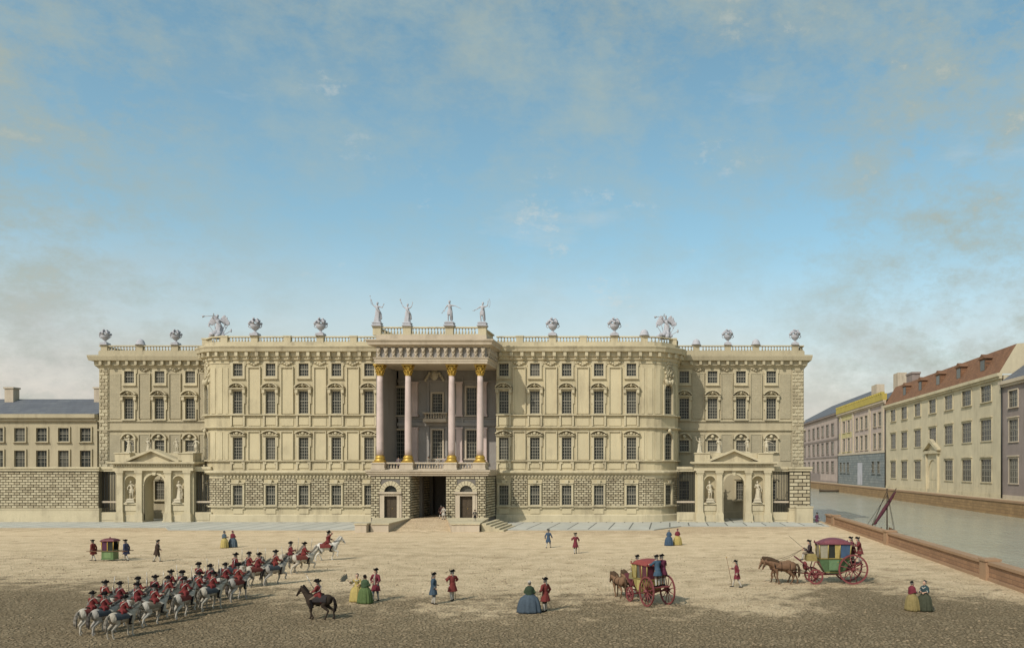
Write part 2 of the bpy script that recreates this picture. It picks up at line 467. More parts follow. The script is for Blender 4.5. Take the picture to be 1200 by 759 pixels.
cd.shift_x = (600-785)/1200; cd.shift_y = (548-379.5)/1200; cd.clip_end = 6000; cd.clip_start = .5
SC.camera = cam
SC.view_settings.view_transform = 'Standard'; SC.view_settings.look = 'None'
SC.view_settings.exposure = -.07; SC.view_settings.gamma = 1

# ------------------------------------------------------------------ ground, canal, streets
g = MB()
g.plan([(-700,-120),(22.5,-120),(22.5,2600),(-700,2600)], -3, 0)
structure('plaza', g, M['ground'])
w_ = MB(); w_.plan([(22.9,-120),(63.2,-120),(63.2,2600),(22.9,2600)], -3, -1.1)
structure('water', w_, M['water'])
s_ = MB(); s_.plan([(63.7,-120),(900,-120),(900,2600),(63.7,2600)], -3, 1.5)
structure('far_street', s_, M['street'])
# pavement in front of the palace, with a kerb step of 12 cm
pv = [(-135,112.5),(-66.5,112.5),(-63.5,108),(-2,108),(1.5,114.6),(21.4,114.6),(21.4,133),(-135,133)]
p_ = MB(); p_.plan([(a, b+(.35 if b < 120 else 0)) for a, b in pv], -.5, .12)
structure('pavement', p_, M['paving'])
k_ = MB()
k_.sweep([(-.35,-.3),(0,-.3),(0,.1),(-.03,.125),(-.35,.125)], pv[:6])
structure('kerb', k_, M['kerb'])

# canal parapet on this side, quay wall over there
pr = empty('parapet_wall', (22.7, 80, 0)); tag(pr, 'low brown masonry parapet running along the near side of the canal', 'parapet')
m = MB(); m.box(22.4, 23.0, 20, 122.6, -3.2, 1.12); m.build('wall', M['brick'], pr)
m = MB(); m.box(22.28, 23.12, 20, 122.7, 1.125, 1.33); m.build('coping', M['coping'], pr)
m = MB(); m.box(22.3, 22.41, 20, 122.7, -.2, .22); m.build('plinth', M['coping'], pr)
for d in (34, 60.5, 88, 116.7):
    m = MB(); m.box(22.16, 23.2, d-.6, d+.6, -3, 1.34); m.box(22.08, 23.28, d-.68, d+.68, 1.342, 1.5)
    m.build('pier', M['coping'], pr)
qy = empty('quay_wall', (63.4, 300, 0)); tag(qy, 'brown masonry quay wall on the far side of the canal below the houses', 'quay wall')
m = MB(); m.box(63.1, 63.75, -100, 1500, -3.2, 1.45); m.build('wall', M['quay'], qy)
m = MB(); m.box(62.95, 64.5, -100, 1500, 1.455, 1.8); m.build('coping', M['coping'], qy)
# ------------------------------------------------------------------ windows
_win = {}
def cartouche(mb, cz, s=1.0, y=-.16):
    R = Matrix.Rotation(.35, 3, 'Y'); L = Matrix.Rotation(-.35, 3, 'Y')
    mb.ball((0, y, cz), (.24*s, .14, .33*s), 8, 6)
    mb.ball((0, y-.1, cz), (.13*s, .1, .2*s), 8, 5)
    for sg, Q in ((-1, L), (1, R)):
        mb.ball((sg*.36*s, y, cz+.02), (.2*s, .12, .13*s), 7, 5, Q)
        mb.ball((sg*.6*s, y, cz-.14*s), (.17*s, .11, .11*s), 7, 5, Q)
        mb.ball((sg*.2*s, y, cz+.3*s), (.13*s, .1, .12*s), 7, 5)
        mb.ball((sg*.8*s, y+.02, cz-.3*s), (.1*s, .1, .14*s), 7, 5)
def window_meshes(w, h, cols, rows, style):
    k = (w, h, cols, rows, style)
    if k in _win: return _win[k]
    a = w/2; s = MB(); f = MB(); p = MB()
    arch = style in ('corner', 'fan')
    # surround
    t = .24
    if style in ('second', 'first', 'wing2', 'corner', 'house', 'ground', 'loggia', 'wing1', 'small'):
        s.box(-a-t, -a, -.12, .12, -.02, h+.0); s.box(a, a+t, -.12, .12, -.02, h+.0)
        if not arch: s.box(-a-t, a+t, -.121, .12, h+.002, h+t)
        s.box(-a-t-.1, a+t+.1, -.22, .12, -.22, -.022)
    if style == 'second' or style == 'wing2':
        s.box(-a-t-.16, -a-t, -.1, .1, h*.45, h+.05); s.box(a+t, a+t+.16, -.1, .1, h*.45, h+.05)
        s.box(-a-t-.22, -a-.06, -.27, .1, h-.32, h+.26); s.box(a+.06, a+t+.22, -.27, .1, h-.32, h+.26)
        s.box(-a-t-.3, a+t+.3, -.32, .1, h+.262, h+.42)
        s.arcband(0, h-.25, a+.62, -.98, .98, .17, -.42, .1, 10)
        cartouche(s, h+.82, 1.0, -.2)
    elif style == 'first':
        s.box(-a-t-.16, -a-t, -.1, .1, h*.6, h+.05); s.box(a+t, a+t+.16, -.1, .1, h*.6, h+.05)
        s.box(-a-t-.2, a+t+.2, -.25, .1, h+.242, h+.36)
        s.arcband(0, h-.75, a+.98, -.72, .72, .15, -.38, .1, 10)
        s.ball((0, -.2, h+.58), (.26, .16, .24), 8, 6)
        for sg in (-1, 1):
            s.ball((sg*.42, -.18, h+.5), (.2, .12, .12), 7, 5); s.ball((sg*.82, -.16, h+.42), (.16, .12, .15), 7, 5)
        s.box(-a-.1, -a+.12, -.14, .1, -.62, -.221); s.box(a-.12, a+.1, -.14, .1, -.62, -.221)
    elif style == 'mezz':
        e = .3
        s.box(-a-e, -a, -.1, .12, -e, h+e); s.box(a, a+e, -.1, .12, -e, h+e)
        s.box(-a-.001, a+.001, -.1, .12, h, h+e); s.box(-a-.001, a+.001, -.1, .12, -e, 0)
        s.box(-a-e-.14, -a-e, -.08, .1, h-.35, h+e); s.box(a+e, a+e+.14, -.08, .1, h-.35, h+e)
        s.box(-a-e-.05, a+e+.05, -.17, .1, -e-.12, -e)
    elif style == 'ground':
        s.box(-a-t-.06, a+t+.06, -.2, .1, h+.242, h+.4)
        s.prism([(-.2, h+.24), (.2, h+.24), (.3, h+.75), (-.3, h+.75)], -.24, .1)
    elif style == 'wing1':
        s.arcband(0, h-.1, a+.3, -1.35, 1.35, .22, -.3, .1, 12)
        s.ball((0, -.2, h+.52), (.3, .14, .28), 8, 6)
    elif style == 'house':
        s.box(-a-t-.2, a+t+.2, -.4, .1, h+.45, h+.68); s.box(-a-t, a+t, -.16, .1, h+.242, h+.448)
    elif style == 'corner':
        s.arcband(0, h-a, a, -PI/2, PI/2, .22, -.14, .1, 12)
        s.ball((0, -.2, h+.3), (.3, .16, .35), 8, 6)
    # sash and glazing bars
    b = .075
    f.box(-a, -a+b, .1, .2, 0, h); f.box(a-b, a, .1, .2, 0, h); f.box(-a+b, a-b, .1, .2, 0, b); f.box(-a+b, a-b, .1, .2, h-b, h)
    f.box(-a+b, a-b, .09, .2, h*.56-.05, h*.56+.05)
    g_ = .028 if w < 2.5 else .05
    for i in range(1, cols):
        x = -a + w*i/cols; f.box(x-g_, x+g_, .13, .2, b, h-b)
    for i in range(1, rows):
        z = h*i/rows
        f.box(-a+b, a-b, .127, .2, z-g_, z+g_)
    p.box(-a, a, .18, .195, 0, h)
    if arch:
        f.archtop(-a, a, h, .1, 12, .1)
    if style != 'house': s.v = [(x, y*1.75 if y < 0 else y, z) for x, y, z in s.v]
    out = (s.mesh('window') if s.v else None, f.mesh('window_frame'), p.mesh('pane'))
    _win[k] = out; return out

def add_window(parent, fr, u, z, w, h, cols, rows, style, m_trim=None, m_frame=None):
    """fr: (x, y, angle) of the facade's local origin"""
    S, Fm, P = window_meshes(w, h, cols, rows, style)
    mat = F(*fr) @ Matrix.Translation((u, 0, z))
    off = Matrix.Translation(-Vector(parent.location))
    def mk(name, me, par, mt):
        o = bpy.data.objects.new(name, me); COL.objects.link(o); o.parent = par
        if not me.materials: me.materials.append(mt)
        if me.materials[0] != mt:
            o.material_slots[0].link = 'OBJECT'; o.material_slots[0].material = mt
        return o
    if S is None:
        root = mk('window', Fm, parent, m_frame or M['frame'])
    else:
        root = mk('window', S, parent, m_trim or M['trim'])
        mk('window_frame', Fm, root, m_frame or M['frame'])
    root.matrix_parent_inverse = off; root.matrix_basis = mat
    mk('pane', P, root, M['glass'])
    return root

def baluster_run(mb, path, z, h, ped=None, pitch=.42, pedw=.5, closed_ends=True):
    mb.sweep([(-.2,z),(.2,z),(.2,z+.16),(-.2,z+.16)], path)
    mb.sweep([(-.2,z+h-.2),(.24,z+h-.2),(.26,z+h-.1),(.2,z+h),(-.2,z+h)], path)
    prof = [(.06,0),(.1,.06),(.13,.3),(.06,.6),(.05,.8),(.1,.95),(.1,1)]
    hh = h-.36
    peds = ped or []
    for (a, b) in zip(path[:-1], path[1:]):
        a = Vector(a); b = Vector(b); L = (b-a).length; n = max(1, int(L/pitch))
        for i in range(n):
            p = a + (b-a)*((i+.5)/n)
            if any((p-Vector(q)).length < pedw+.12 for q in peds): continue
            mb.lathe([(r, zz*hh) for r, zz in prof], (p.x, p.y, z+.16), 6)
    for q in peds:
        mb.box(q[0]-pedw, q[0]+pedw, q[1]-.3, q[1]+.3, z-.02, z+h+.02)
        mb.box(q[0]-pedw-.07, q[0]+pedw+.07, q[1]-.37, q[1]+.37, z+h-.16, z+h+.06)

def arcpts(cx, cy, r, a0, a1, angs):
    return [(cx + r*cos(math.radians(a)), cy + r*sin(math.radians(a))) for a in angs]

palace = empty('palace', (-33, 124, 0))
tag(palace, 'vast cream baroque palace with rusticated base, columned portico and rooftop balustrade', 'palace')
D0, DW, DP, DL = 123.4, 132.0, 117.2, 126.6
XL0, XL1, XR0, XR1, RC = -64.5, -40.9, -25.1, -3.45, 4.7
HEAD = 25.2
angL = [180, 194, 208, 242, 256, 270]; angR = [270, 284, 298, 332, 346, 360]
pathL = [(XL0-RC, DW+.3)] + arcpts(XL0, D0+RC, RC, 0, 0, angL) + [(XL1, D0)]
pathR = [(XR0, D0)] + arcpts(XR1, D0+RC, RC, 0, 0, angR) + [(XR1+RC, DW+.3)]
ROWS = [(2.55, 2.85, 'ground', 4, 6), (9.1, 3.2, 'first', 4, 7), (15.75, 3.25, 'second', 4, 7), (21.15, 1.85, 'mezz', 4, 4)]
colsL = [PX(p, D0) for p in (279.2, 317.6, 356.3, 394.6, 433)]
colsR = [PX(p, D0) for p in (590.6, 627, 664.2, 701.8, 740)]
SEC = {q: (MB(), MB(), MB()) for q in 'LR'}; BACK = {q: MB() for q in 'LRAB'}
W = 1.4
for x0, x1, cols, sec in ((XL0, XL1, colsL, 'L'), (XR0, XR1, colsR, 'R')):
    wallm, rust, trim = SEC[sec]; panels = wallm; back = BACK[sec]
    fr = (0, D0, 0); wallm.M = F(*fr)
    ops = [(c-W/2, c+W/2, z, z+h) for c in cols for (z, h, *_r) in ROWS]
    wallm.wall(x0, x1, 0, HEAD, ops, .3); wallm.M = None
    back.M = F(*fr); back.box(x0, x1, .32, .6, 0, HEAD); back.M = None
    for c in cols:
        for (z, h, st, nc, nr) in ROWS: add_window(palace, fr, c, z, W, h, nc, nr, st)
    # base: rusticated blocks between the window surrounds
    xs = [x0] + [v for c in cols for v in (c-1.06, c+1.06)] + [x1]
    for p_, q_ in zip(xs[::2], xs[1::2]):
        if q_-p_ > .3:
            rp_ = MB(); rp_.M = F(*fr); rp_.blocks(p_, q_, 2.42, 6.35, .7, .33, .055, .1)
            rp_.build('rusticated_panel', [M['rust'], M['joint'], M['rust_dark']], palace)
    panels.M = F(*fr); trim.M = F(*fr); panels.cur = 1
    mids = [(a+b)/2 for a, b in zip(cols[:-1], cols[1:])]
    ends = []
    if cols[0]-x0 > 1.9: ends.append((x0+.25, cols[0]-1.45))
    if x1-cols[-1] > 1.9: ends.append((cols[-1]+1.45, x1-.25))
    strips = [(m_-.78, m_+.78) for m_ in mids]
    for a, b in strips:
        for za, zb in ((9.1, 13.1), (15.75, 22.35)):
            panels.box(a, b, -.09, .1, za, zb)
            for (p, q, r, s2) in ((a-.14, a, za, zb), (b, b+.14, za, zb)):
                trim.box(p, q, -.27, .1, r, s2)
            trim.box(a-.141, b+.141, -.3, .1, zb+.001, zb+.16)
        panels.box(a-.1, b+.1, -.08, .1, 7.75, 8.65); panels.box(a-.1, b+.1, -.08, .1, 14.0, 15.05)
        # relief swag between the brackets of the cornice
        for i in range(5):
            trim.ball((a+.78+(i-2)*.33, -.16, 23.1-.16*(2-abs(i-2))), (.22, .14, .16), 6, 5)
    for a, b in ends:
        if b-a > .3:
            for za, zb in ((9.1, 13.1), (15.75, 22.35)): panels.box(a, b, -.07, .1, za, zb)
    for c in cols:                                   # aprons under the windows
        for z0, z1 in ((7.72, 8.82), (13.95, 15.45)):
            trim.box(c-1.05, c-.8, -.26, .1, z0, z1); trim.box(c+.8, c+1.05, -.26, .1, z0, z1)
            panels.box(c-.7, c+.7, -.1, .1, z0+.15, z1-.1)
        trim.box(c-1.0, c-.7, -.18, .1, 1.95, 2.3); trim.box(c+.7, c+1.0, -.18, .1, 1.95, 2.3)
        panels.box(c-.7, c+.7, -.1, .1, 1.3, 2.1)
    n = int((x1-x0)/1.45)
    for i in range(n):
        x = x0 + (i+.5)*(x1-x0)/n
        trim.box(x-.22, x+.22, -.95, .1, 23.95, 24.52); trim.box(x-.2, x+.2, -.6, .1, 23.55, 23.948)
    panels.M = None; trim.M = None; panels.cur = 0
# rounded corners: chords, the middle chord carries the windows
for (cx, angs, side) in ((XL0, angL, -1), (XR1, angR, 1)):
    wallm, rust, trim = SEC['L' if side < 0 else 'R']; panels = wallm
    pts = arcpts(cx, D0+RC, RC, 0, 0, angs)
    for i, (a, b) in enumerate(zip(pts[:-1], pts[1:])):
        L = math.dist(a, b); an = math.atan2(b[1]-a[1], b[0]-a[0]); fr = (a[0], a[1], an)
        wallm.M = F(*fr)
        if i == 2:
            c = L/2
            RW = [(2.55, 2.85, 'ground', 4, 6, 1.3), (9.1, 3.9, 'corner', 4, 7, 1.6), (15.75, 4.3, 'corner', 4, 8, 1.6)]
            wallm.wall(0, L, 0, HEAD, [(c-r[5]/2, c+r[5]/2, r[0], r[0]+r[1]) for r in RW], .3)
            for r in RW:
                add_window(palace, fr, c, r[0], r[5], r[1], r[3], r[4], r[2])
                if r[2] == 'corner': wallm.archtop(c-r[5]/2, c+r[5]/2, r[0]+r[1], .3)
            trim.M = F(*fr)                       # trophy of arms in relief above the tall window
            rng = random.Random(3)
            for k in range(46):
                x, z = c + rng.gauss(0, .5), 21.9 + rng.gauss(0, .75)
                trim.ball((max(.2, min(L-.2, x)), -.06, max(20.5, min(23.3, z))), (rng.uniform(.1,.26), .2, rng.uniform(.1,.3)), 6, 5, Matrix.Rotation(rng.uniform(-1,1), 3, 'Y'))
            for sg in (-1, 1):
                trim.tube((c-sg*1.0, -.12, 20.6), (c+sg*.9, -.18, 23.1), .06, .04, 6)
                trim.ball((c+sg*.5, -.3, 20.35), (.3, .3, .55), 8, 6, Matrix.Rotation(sg*.5, 3, 'Y'))
            trim.M = None
        else:
            wallm.wall(0, L, 0, HEAD); panels.cur = 1
            for za, zb in ((9.1, 13.1), (15.75, 22.35)): panels.box(.2, L-.2, -.07, .05, za, zb)
            panels.cur = 0
        for p_, q_ in ([(0, L/2-.95), (L/2+.95, L)] if i == 2 else [(0, L)]):
            rp_ = MB(); rp_.M = F(*fr); rp_.blocks(p_, q_, 2.42, 6.35, .7, .33, .055, .1)
            rp_.build('rusticated_panel', [M['rust'], M['joint'], M['rust_dark']], palace)
        trim.M = F(*fr)
        for x in ([L*.25, L*.75] if i == 2 else [L/2]):
            trim.box(x-.2, x+.2, -.95, .1, 23.95, 24.52)
        trim.M = None; wallm.M = None
# side returns to the wings
wallm = SEC['R'][0]; wallm.M = F(XR1+RC, D0+RC, PI/2); wallm.wall(0, DW-D0-RC+.3, 0, HEAD); wallm.M = None
wallm = SEC['L'][0]; wallm.M = F(XL0-RC, DW+.3, -PI/2); wallm.wall(0, DW-D0-RC+.3, 0, HEAD); wallm.M = None
def band(path, z0, z1, out):
    trim.sweep([(-.1, z0), (out, z0+.03), (out, z1-.05), (out-.05, z1), (-.1, z1)], path)
for pth, sec in ((pathL, 'L'), (pathR, 'R')):
    trim = SEC[sec][2]
    trim.sweep([(-.1,.0),(.3,.0),(.3,1.05),(.2,1.2),(-.1,1.2)], pth)
    band(pth, 2.2, 2.42, .3)
    trim.sweep([(-.1,6.36),(.14,6.4),(.14,6.85),(.32,6.95),(.7,7.2),(.7,7.42),(.4,7.55),(-.1,7.55)], pth)
    band(pth, 8.84, 9.0, .36)
    trim.sweep([(-.1,13.5),(.14,13.52),(.4,13.7),(.4,13.84),(-.1,13.9)], pth)
    band(pth, 15.45, 15.6, .38)
    band(pth, 22.95, 23.1, .1)
    trim.sweep([(-.1,23.4),(.1,23.42),(.22,23.55),(.22,23.9),(.5,24.0),(.55,24.53),(1.05,24.62),(1.15,25.0),(1.3,25.25),(1.3,25.4),(.2,25.55),(-.1,25.55)], pth)
    trim.sweep([(-.6,25.3),(.12,25.3),(.12,26.0),(-.6,26.0)], pth)
# dentil course under the ground cornice
for x0, x1, sec in ((XL0, XL1, 'L'), (XR0+.6, XR1, 'R')):
    trim = SEC[sec][2]; x = x0+.2
    while x < x1:
        trim.box(x-.11, x+.11, D0-.34, D0+.05, 6.6, 6.86); x += .5
# roof balustrade
inset = .35
def offs(path, o):
    out = []
    for i, p in enumerate(path):
        p = Vector(p); ds = []
        if i > 0: ds.append((p-Vector(path[i-1])).normalized())
        if i < len(path)-1: ds.append((Vector(path[i+1])-p).normalized())
        m_ = sum((Vector((d.y, -d.x)) for d in ds), Vector((0,0))).normalized()
        q = p + m_*o; out.append((q.x, q.y))
    return out
def xs_on_front(pxs): return [(PX(p, D0), D0+.25) for p in pxs]
bal = MB(); bal2 = MB()
pedL = xs_on_front((262.5, 298, 336.5, 375, 414)); pedR = xs_on_front((609, 647.5, 683.5, 720, 755))
baluster_run(bal, offs(pathL, -.25), 26.0, .95, pedL + [offs(pathL, -.25)[3]], .45)
baluster_run(bal2, offs(pathR, -.25), 26.0, .95, pedR + [offs(pathR, -.25)[4]], .45)
bal.build('balustrade', M['trim'], palace); bal2.build('balustrade', M['trim'], palace)

# ---- wings
WR = [(3.0, 2.9, 'ground', 4, 6, 1.5), (10.45, 1.75, 'wing1', 4, 4, 1.5), (15.45, 3.2, 'wing2', 4, 7, 1.5), (21.0, 1.85, 'mezz', 4, 4, 1.5)]
XW0, XW1, XW2, XW3 = -88.2, XL0-RC, XR1+RC, 20.7
wcL = [PX(p, DW) for p in (152, 187.7, 223.5)] + [-70.35]
wcR = [PX(p, DW) for p in (801.8, 835, 868.3, 903.7)]
for x0, x1, cols, qx in ((XW0, XW1, wcL, (XW0, XW0+1.45)), (XW2, XW3, wcR, (XW3-1.85, XW3))):
    wingm, wingt, quoin = MB(), MB(), MB(); wingp = wingm; back = BACK['A' if x0 == XW0 else 'B']
    fr = (0, DW, 0); wingm.M = F(*fr)
    ops = [(c-r[5]/2, c+r[5]/2, r[0], r[0]+r[1]) for c in cols for r in WR]
    wingm.wall(x0, x1, 0, HEAD, ops, .3); wingm.M = None
    back.M = F(*fr); back.box(x0, x1, .32, .6, 0, HEAD); back.M = None
    for c in cols:
        for r in WR: add_window(palace, fr, c, r[0], r[5], r[1], r[3], r[4], r[2])
    for mb in (wingp, wingt, quoin): mb.M = F(*fr)
    wingp.cur = 1
    cs = sorted(cols)
    for a, b in zip(cs[:-1], cs[1:]):
        m_ = (a+b)/2; hw = .8
        if b-a < 3.9: hw = .5
        for za, zb in ((9.0, 13.0), (15.5, 22.4)):
            wingp.box(m_-hw, m_+hw, -.1, .1, za, zb)
            wingt.box(m_-hw-.12, m_-hw, -.25, .1, za, zb); wingt.box(m_+hw, m_+hw+.12, -.25, .1, za, zb)
            wingt.box(m_-hw-.121, m_+hw+.121, -.16, .1, zb+.001, zb+.15)
        for i in range(5):
            wingt.ball((m_+(i-2)*.33, -.14, 23.2-.15*(2-abs(i-2))), (.22, .14, .15), 6, 5)
    ex = (cs[-1]+1.35, qx[0]-.2) if x0 == XW2 else (qx[1]+.2, cs[0]-1.35)
    if ex[1]-ex[0] > .4:
        for za, zb in ((9.0, 13.0), (15.5, 22.4)): wingp.box(ex[0], ex[1], -.1, .1, za, zb)
    quoin.box(qx[0], qx[1], -.12, .1, 0, 23.3)
    quoin.blocks(qx[0], qx[1], 1.2, 23.2, .95, .52, .1, .24)
    n = int((x1-x0)/1.35)
    for i in range(n):
        x = x0+(i+.5)*(x1-x0)/n
        wingt.box(x-.2, x+.2, -.95, .1, 23.75, 24.3)
    for mb in (wingp, wingt, quoin): mb.M = None
    wingp.cur = 0
    pth = [(x0, DW+20), (x0, DW), (x1, DW)] if x0 == XW0 else [(x0, DW), (x1, DW), (x1, DW+20)]
    wingt.sweep([(-.1,0),(.3,0),(.3,1.1),(.2,1.2),(-.1,1.2)], pth)
    wingt.sweep([(-.1,7.0),(.14,7.03),(.45,7.4),(.45,7.6),(-.1,7.7)], pth)
    wingt.sweep([(-.1,13.5),(.12,13.52),(.28,13.7),(.28,13.84),(-.1,13.9)], pth)
    wingt.sweep([(-.1,15.0),(.2,15.03),(.2,15.2),(-.1,15.22)], pth)
    wingt.sweep([(-.1,23.2),(.1,23.22),(.22,23.4),(.5,23.7),(.55,24.31),(1.05,24.4),(1.2,25.0),(1.2,25.2),(.2,25.35),(-.1,25.35)], pth)
    wingt.sweep([(-.6,25.1),(.12,25.1),(.12,25.9),(-.6,25.9)], pth)
    wb = MB()
    q = offs(pth, -.25)
    pp = [(PX(p, DW), DW+.25) for p in ((122, 163.5, 205, 247) if x0 == XW0 else (816, 853, 886, 932))]
    baluster_run(wb, q, 25.9, .95, pp, .45)
    wb.build('balustrade', M['wingwall'], palace)
    if x0 == XW2: wingm.M = F(XW3, DW, PI/2)
    else: wingm.M = F(XW0, DW+30, -PI/2)
    wingm.wall(0, 30, 0, HEAD); wingm.M = None
    wingm.build('wing_wall', [M['wingwall'], M['wingpanel']], palace)
    wingt.build('wing_trim', M['wingwall'], palace); quoin.build('quoin', [M['rust'], M['joint'], M['rust_dark']], palace)
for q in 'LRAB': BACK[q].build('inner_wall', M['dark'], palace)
back = MB(); back.box(XW0+.05, XW3-.05, DW+29.5, DW+30, 0, HEAD); back.build('rear_wall', M['wingwall'], palace)
rf = MB()
rf.plan([(XL0-RC+.2, DW+1), (XL0-RC+.2, D0+RC), (XL0, D0+.5), (XR1, D0+.5), (XR1+RC-.2, D0+RC), (XR1+RC-.2, DW+1)], 25.0, 25.5)
rf.box(XW0+.3, XW3-.3, DW+1.01, DW+29.8, 24.9, 25.4)
rf.build('roof', M['roof'], palace)

# ---- portico
X0, X1 = PX(440.5, DP), PX(571, DP)              # -40.4 .. -25.1
pL0, pL1 = PX(434.8, DP), PX(481.3, DP); pR0, pR1 = PX(522.7, DP), PX(569.5, DP)
pent = MB(); PORT = {}
doors = [(PX(458, DP), (pL0, pL1)), (PX(546.5, DP), (pR0, pR1))]
for dc, (a, b) in doors:
    port, prust = MB(), MB(); PORT[a] = (port, prust)
    port.M = F(0, DP)
    port.wall(a, b, .0, 6.8, [(dc-.87, dc+.87, 1.0, 4.05, .55), (dc-.85, dc+.85, 4.55, 5.75, .4)], .4)
    # semicircular fanlight over the door
    port.M = F(0, DP) @ Matrix.Translation((dc, 0, 4.6)); port.archtop(-.85, .85, 1.15, .4); port.M = F(0, DP)
    port.box(a, b, .56, D0-DP+14, 0, 6.8)
    pent_all = pent; pent = MB(); pent.M = F(0, DP)                            # door case
    pent.box(dc-1.25, dc-.87, -.16, .1, 1.0, 4.05); pent.box(dc+.87, dc+1.25, -.16, .1, 1.0, 4.05)
    pent.box(dc-1.25, dc+1.25, -.161, .1, 4.051, 4.36); pent.box(dc-1.55, dc+1.55, -.36, .1, 4.37, 4.62)
    pent.box(dc-1.5, dc-1.26, -.1, .1, 1.0, 4.3); pent.box(dc+1.26, dc+1.5, -.1, .1, 1.0, 4.3)
    pent.build('door_case', M['entab'], palace); pent = pent_all
    prust.M = F(0, DP)
    prust.blocks(a, b, 1.0, 6.7, .66, .33, .06, .12, [(dc-1.56, dc+1.56, 0, 4.65), (dc-1.3, dc+1.3, 4.6, 6.15)])
    for i in range(9):                           # voussoirs
        t0 = PI*(i+.06)/9; t1 = PI*(i+.94)/9
        q = [(dc-r*cos(t_), 4.62+r*sin(t_)) for r, t_ in ((.88, t0), (1.5, t0), (1.5, t1), (.88, t1))]
        prust.prism(q, -.14, .1)
    prust.M = None
    d_ = MB(); d_.box(dc-.86, dc+.86, DP+.35, DP+.45, 1.0, 4.05)
    for sx in (-1, 1):
        for zz in (1.2, 2.6):
            d_.box(dc+sx*.43-.3, dc+sx*.43+.3, DP+.31, DP+.36, zz, zz+1.2)
    dd = d_.build('door', M['oak'], palace)
    h_ = MB(); h_.ball((dc+.12, DP+.3, 2.3), .06); h_.build('handle', M['gold'], dd)
    fl = MB(); fl.box(dc-.84, dc+.84, DP+.3, DP+.32, 4.6, 5.76)
    fw = fl.build('fanlight', M['glass'], palace)
# rusticated sides of the piers (passage and outer flank)
pent.M = None
for X_, ang, oy, L in ((pL1, PI/2, DP, 9.0), (pR1, PI/2, DP, 5.9)):
    prust = PORT[pL0 if X_ == pL1 else pR0][1]
    prust.M = F(X_, oy, ang); prust.blocks(.12, L, 1.0, 6.7, .8, .36, .07, .1); prust.M = None
for y_ in (DP+4.2, DP+9.5):
    for X_, s_g in ((pL1, 1), (pR0, -1)):
        port = PORT[pL0 if X_ == pL1 else pR0][0]; port.M = None
        port.box(min(X_, X_+s_g*.5), max(X_, X_+s_g*.5), y_-.45, y_+.45, .5, 6.75)
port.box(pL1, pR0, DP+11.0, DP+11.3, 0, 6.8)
# floor slab of the loggia with its cornice
slab = [(X0-.9, D0), (X0-.9, DP-.1), (X1+.05, DP-.1), (X1+.05, D0)]
pent.plan([(X0-.75, D0-.05), (X0-.75, DP-.05), (X1-.05, DP-.05), (X1-.05, D0-.05)], 6.801, 7.5)
pent.sweep([(-.1,6.83),(.1,6.85),(.12,7.05),(.3,7.15),(.3,7.35),(.45,7.42),(.45,7.6),(-.1,7.62)], slab)
pent.box(X0-.7, X1-.1, DP+.1, DL+.2, 7.505, 7.66)
pent.build('loggia_floor', M['entab'], palace); pent = MB()
# loggia back wall and cheeks
LB = [(9.3, 4.2), (15.7, 4.1)]
lc = [PX(p, DL) for p in (469, 512.7, 552.8)]
lg = MB(); lg.M = F(0, DL)
lw = 1.5
lg.wall(X0+.1, X1+.1, 7.6, 22.6, [(c-lw/2, c+lw/2, z, z+h-(.9 if (i == 1 and z > 12) else 0)) for i, c in enumerate(lc) for z, h in LB], .3); lg.M = None
lg.box(X0-.6, X0-.2, DP+1.9, DL+.3, 7.66, 22.35); lg.box(X1-.02, X1+.35, D0+.36, DL+.4, 7.66, 22.35)
lg.box(X0-.6, XL1+.3, D0+.31, DL, 7.66, 24)
lg.box(X0, X1, DP+.9, DL+.5, 22.36, 22.6)
# panelled frames and string courses on the back wall
for c in lc:
    lg.box(c-1.5, c-1.2, DL-.18, DL+.1, 8.7, 21.4); lg.box(c+1.2, c+1.5, DL-.18, DL+.1, 8.7, 21.4)
lg.box(X0, X1, DL-.3, DL+.1, 14.1, 14.6); lg.box(X0, X1, DL-.2, DL+.1, 15.2, 15.4); lg.box(X0, X1, DL-.25, DL+.1, 20.6, 20.9)
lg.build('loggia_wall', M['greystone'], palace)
for i, c in enumerate(lc):
    for z, h in LB: add_window(palace, (0, DL, 0), c, z, lw, h-(.9 if (i == 1 and z > 12) else 0), 4, 7, 'loggia', M['entab'])
# small inner balcony between the storeys
ib = MB(); bx0, bx1 = PX(499, DL), PX(526, DL)
ib.box(bx0, bx1, DL-1.5, DL+.05, 14.62, 14.95)
baluster_run(ib, [(bx0+.2, DL-.1), (bx0+.2, DL-1.3), (bx1-.2, DL-1.3), (bx1-.2, DL-.1)], 14.95, 1.1, None, .36)
ib.build('balcony', M['entab'], palace)
# coat of arms over the middle window
ca = MB(); cc = lc[1]-.4
ca.ball((cc, DL-.25, 21.75-.1), (.62, .2, .8), 12, 8); ca.ball((cc, DL-.42, 21.65), (.42, .14, .56), 10, 7)
for sg in (-1, 1):
    for k in range(4):
        ca.ball((cc+sg*(.72+.2*k), DL-.28, 21.9-.32*k), (.22, .16, .26), 7, 5)
    ca.tube((cc+sg*.2, DL-.5, 21.3), (cc-sg*.2, DL-.5, 22.0), .07, .05, 6)
for k in range(5): ca.ball((cc+(k-2)*.22, DL-.3, 22.5+.1*(2-abs(k-2))), (.12, .12, .18), 6, 5)
ca.build('coat_of_arms', M['lightstone'], palace)
# pilasters on the back wall
for p in (453.5, 486.5, 538.5, 567.3):
    m = MB(); x = PX(p, DL-.2)
    for z0, z1 in ((8.7, 13.9), (15.5, 20.6)):
        m.box(x-.42, x+.42, DL-.5, DL+.1, z0, z1); m.box(x-.55, x+.55, DL-.6, DL+.1, z1-.25, z1+.01)
        m.box(x-.55, x+.55, DL-.6, DL+.1, z0-.01, z0+.3)
    m.build('pilaster', M['pink'], palace)
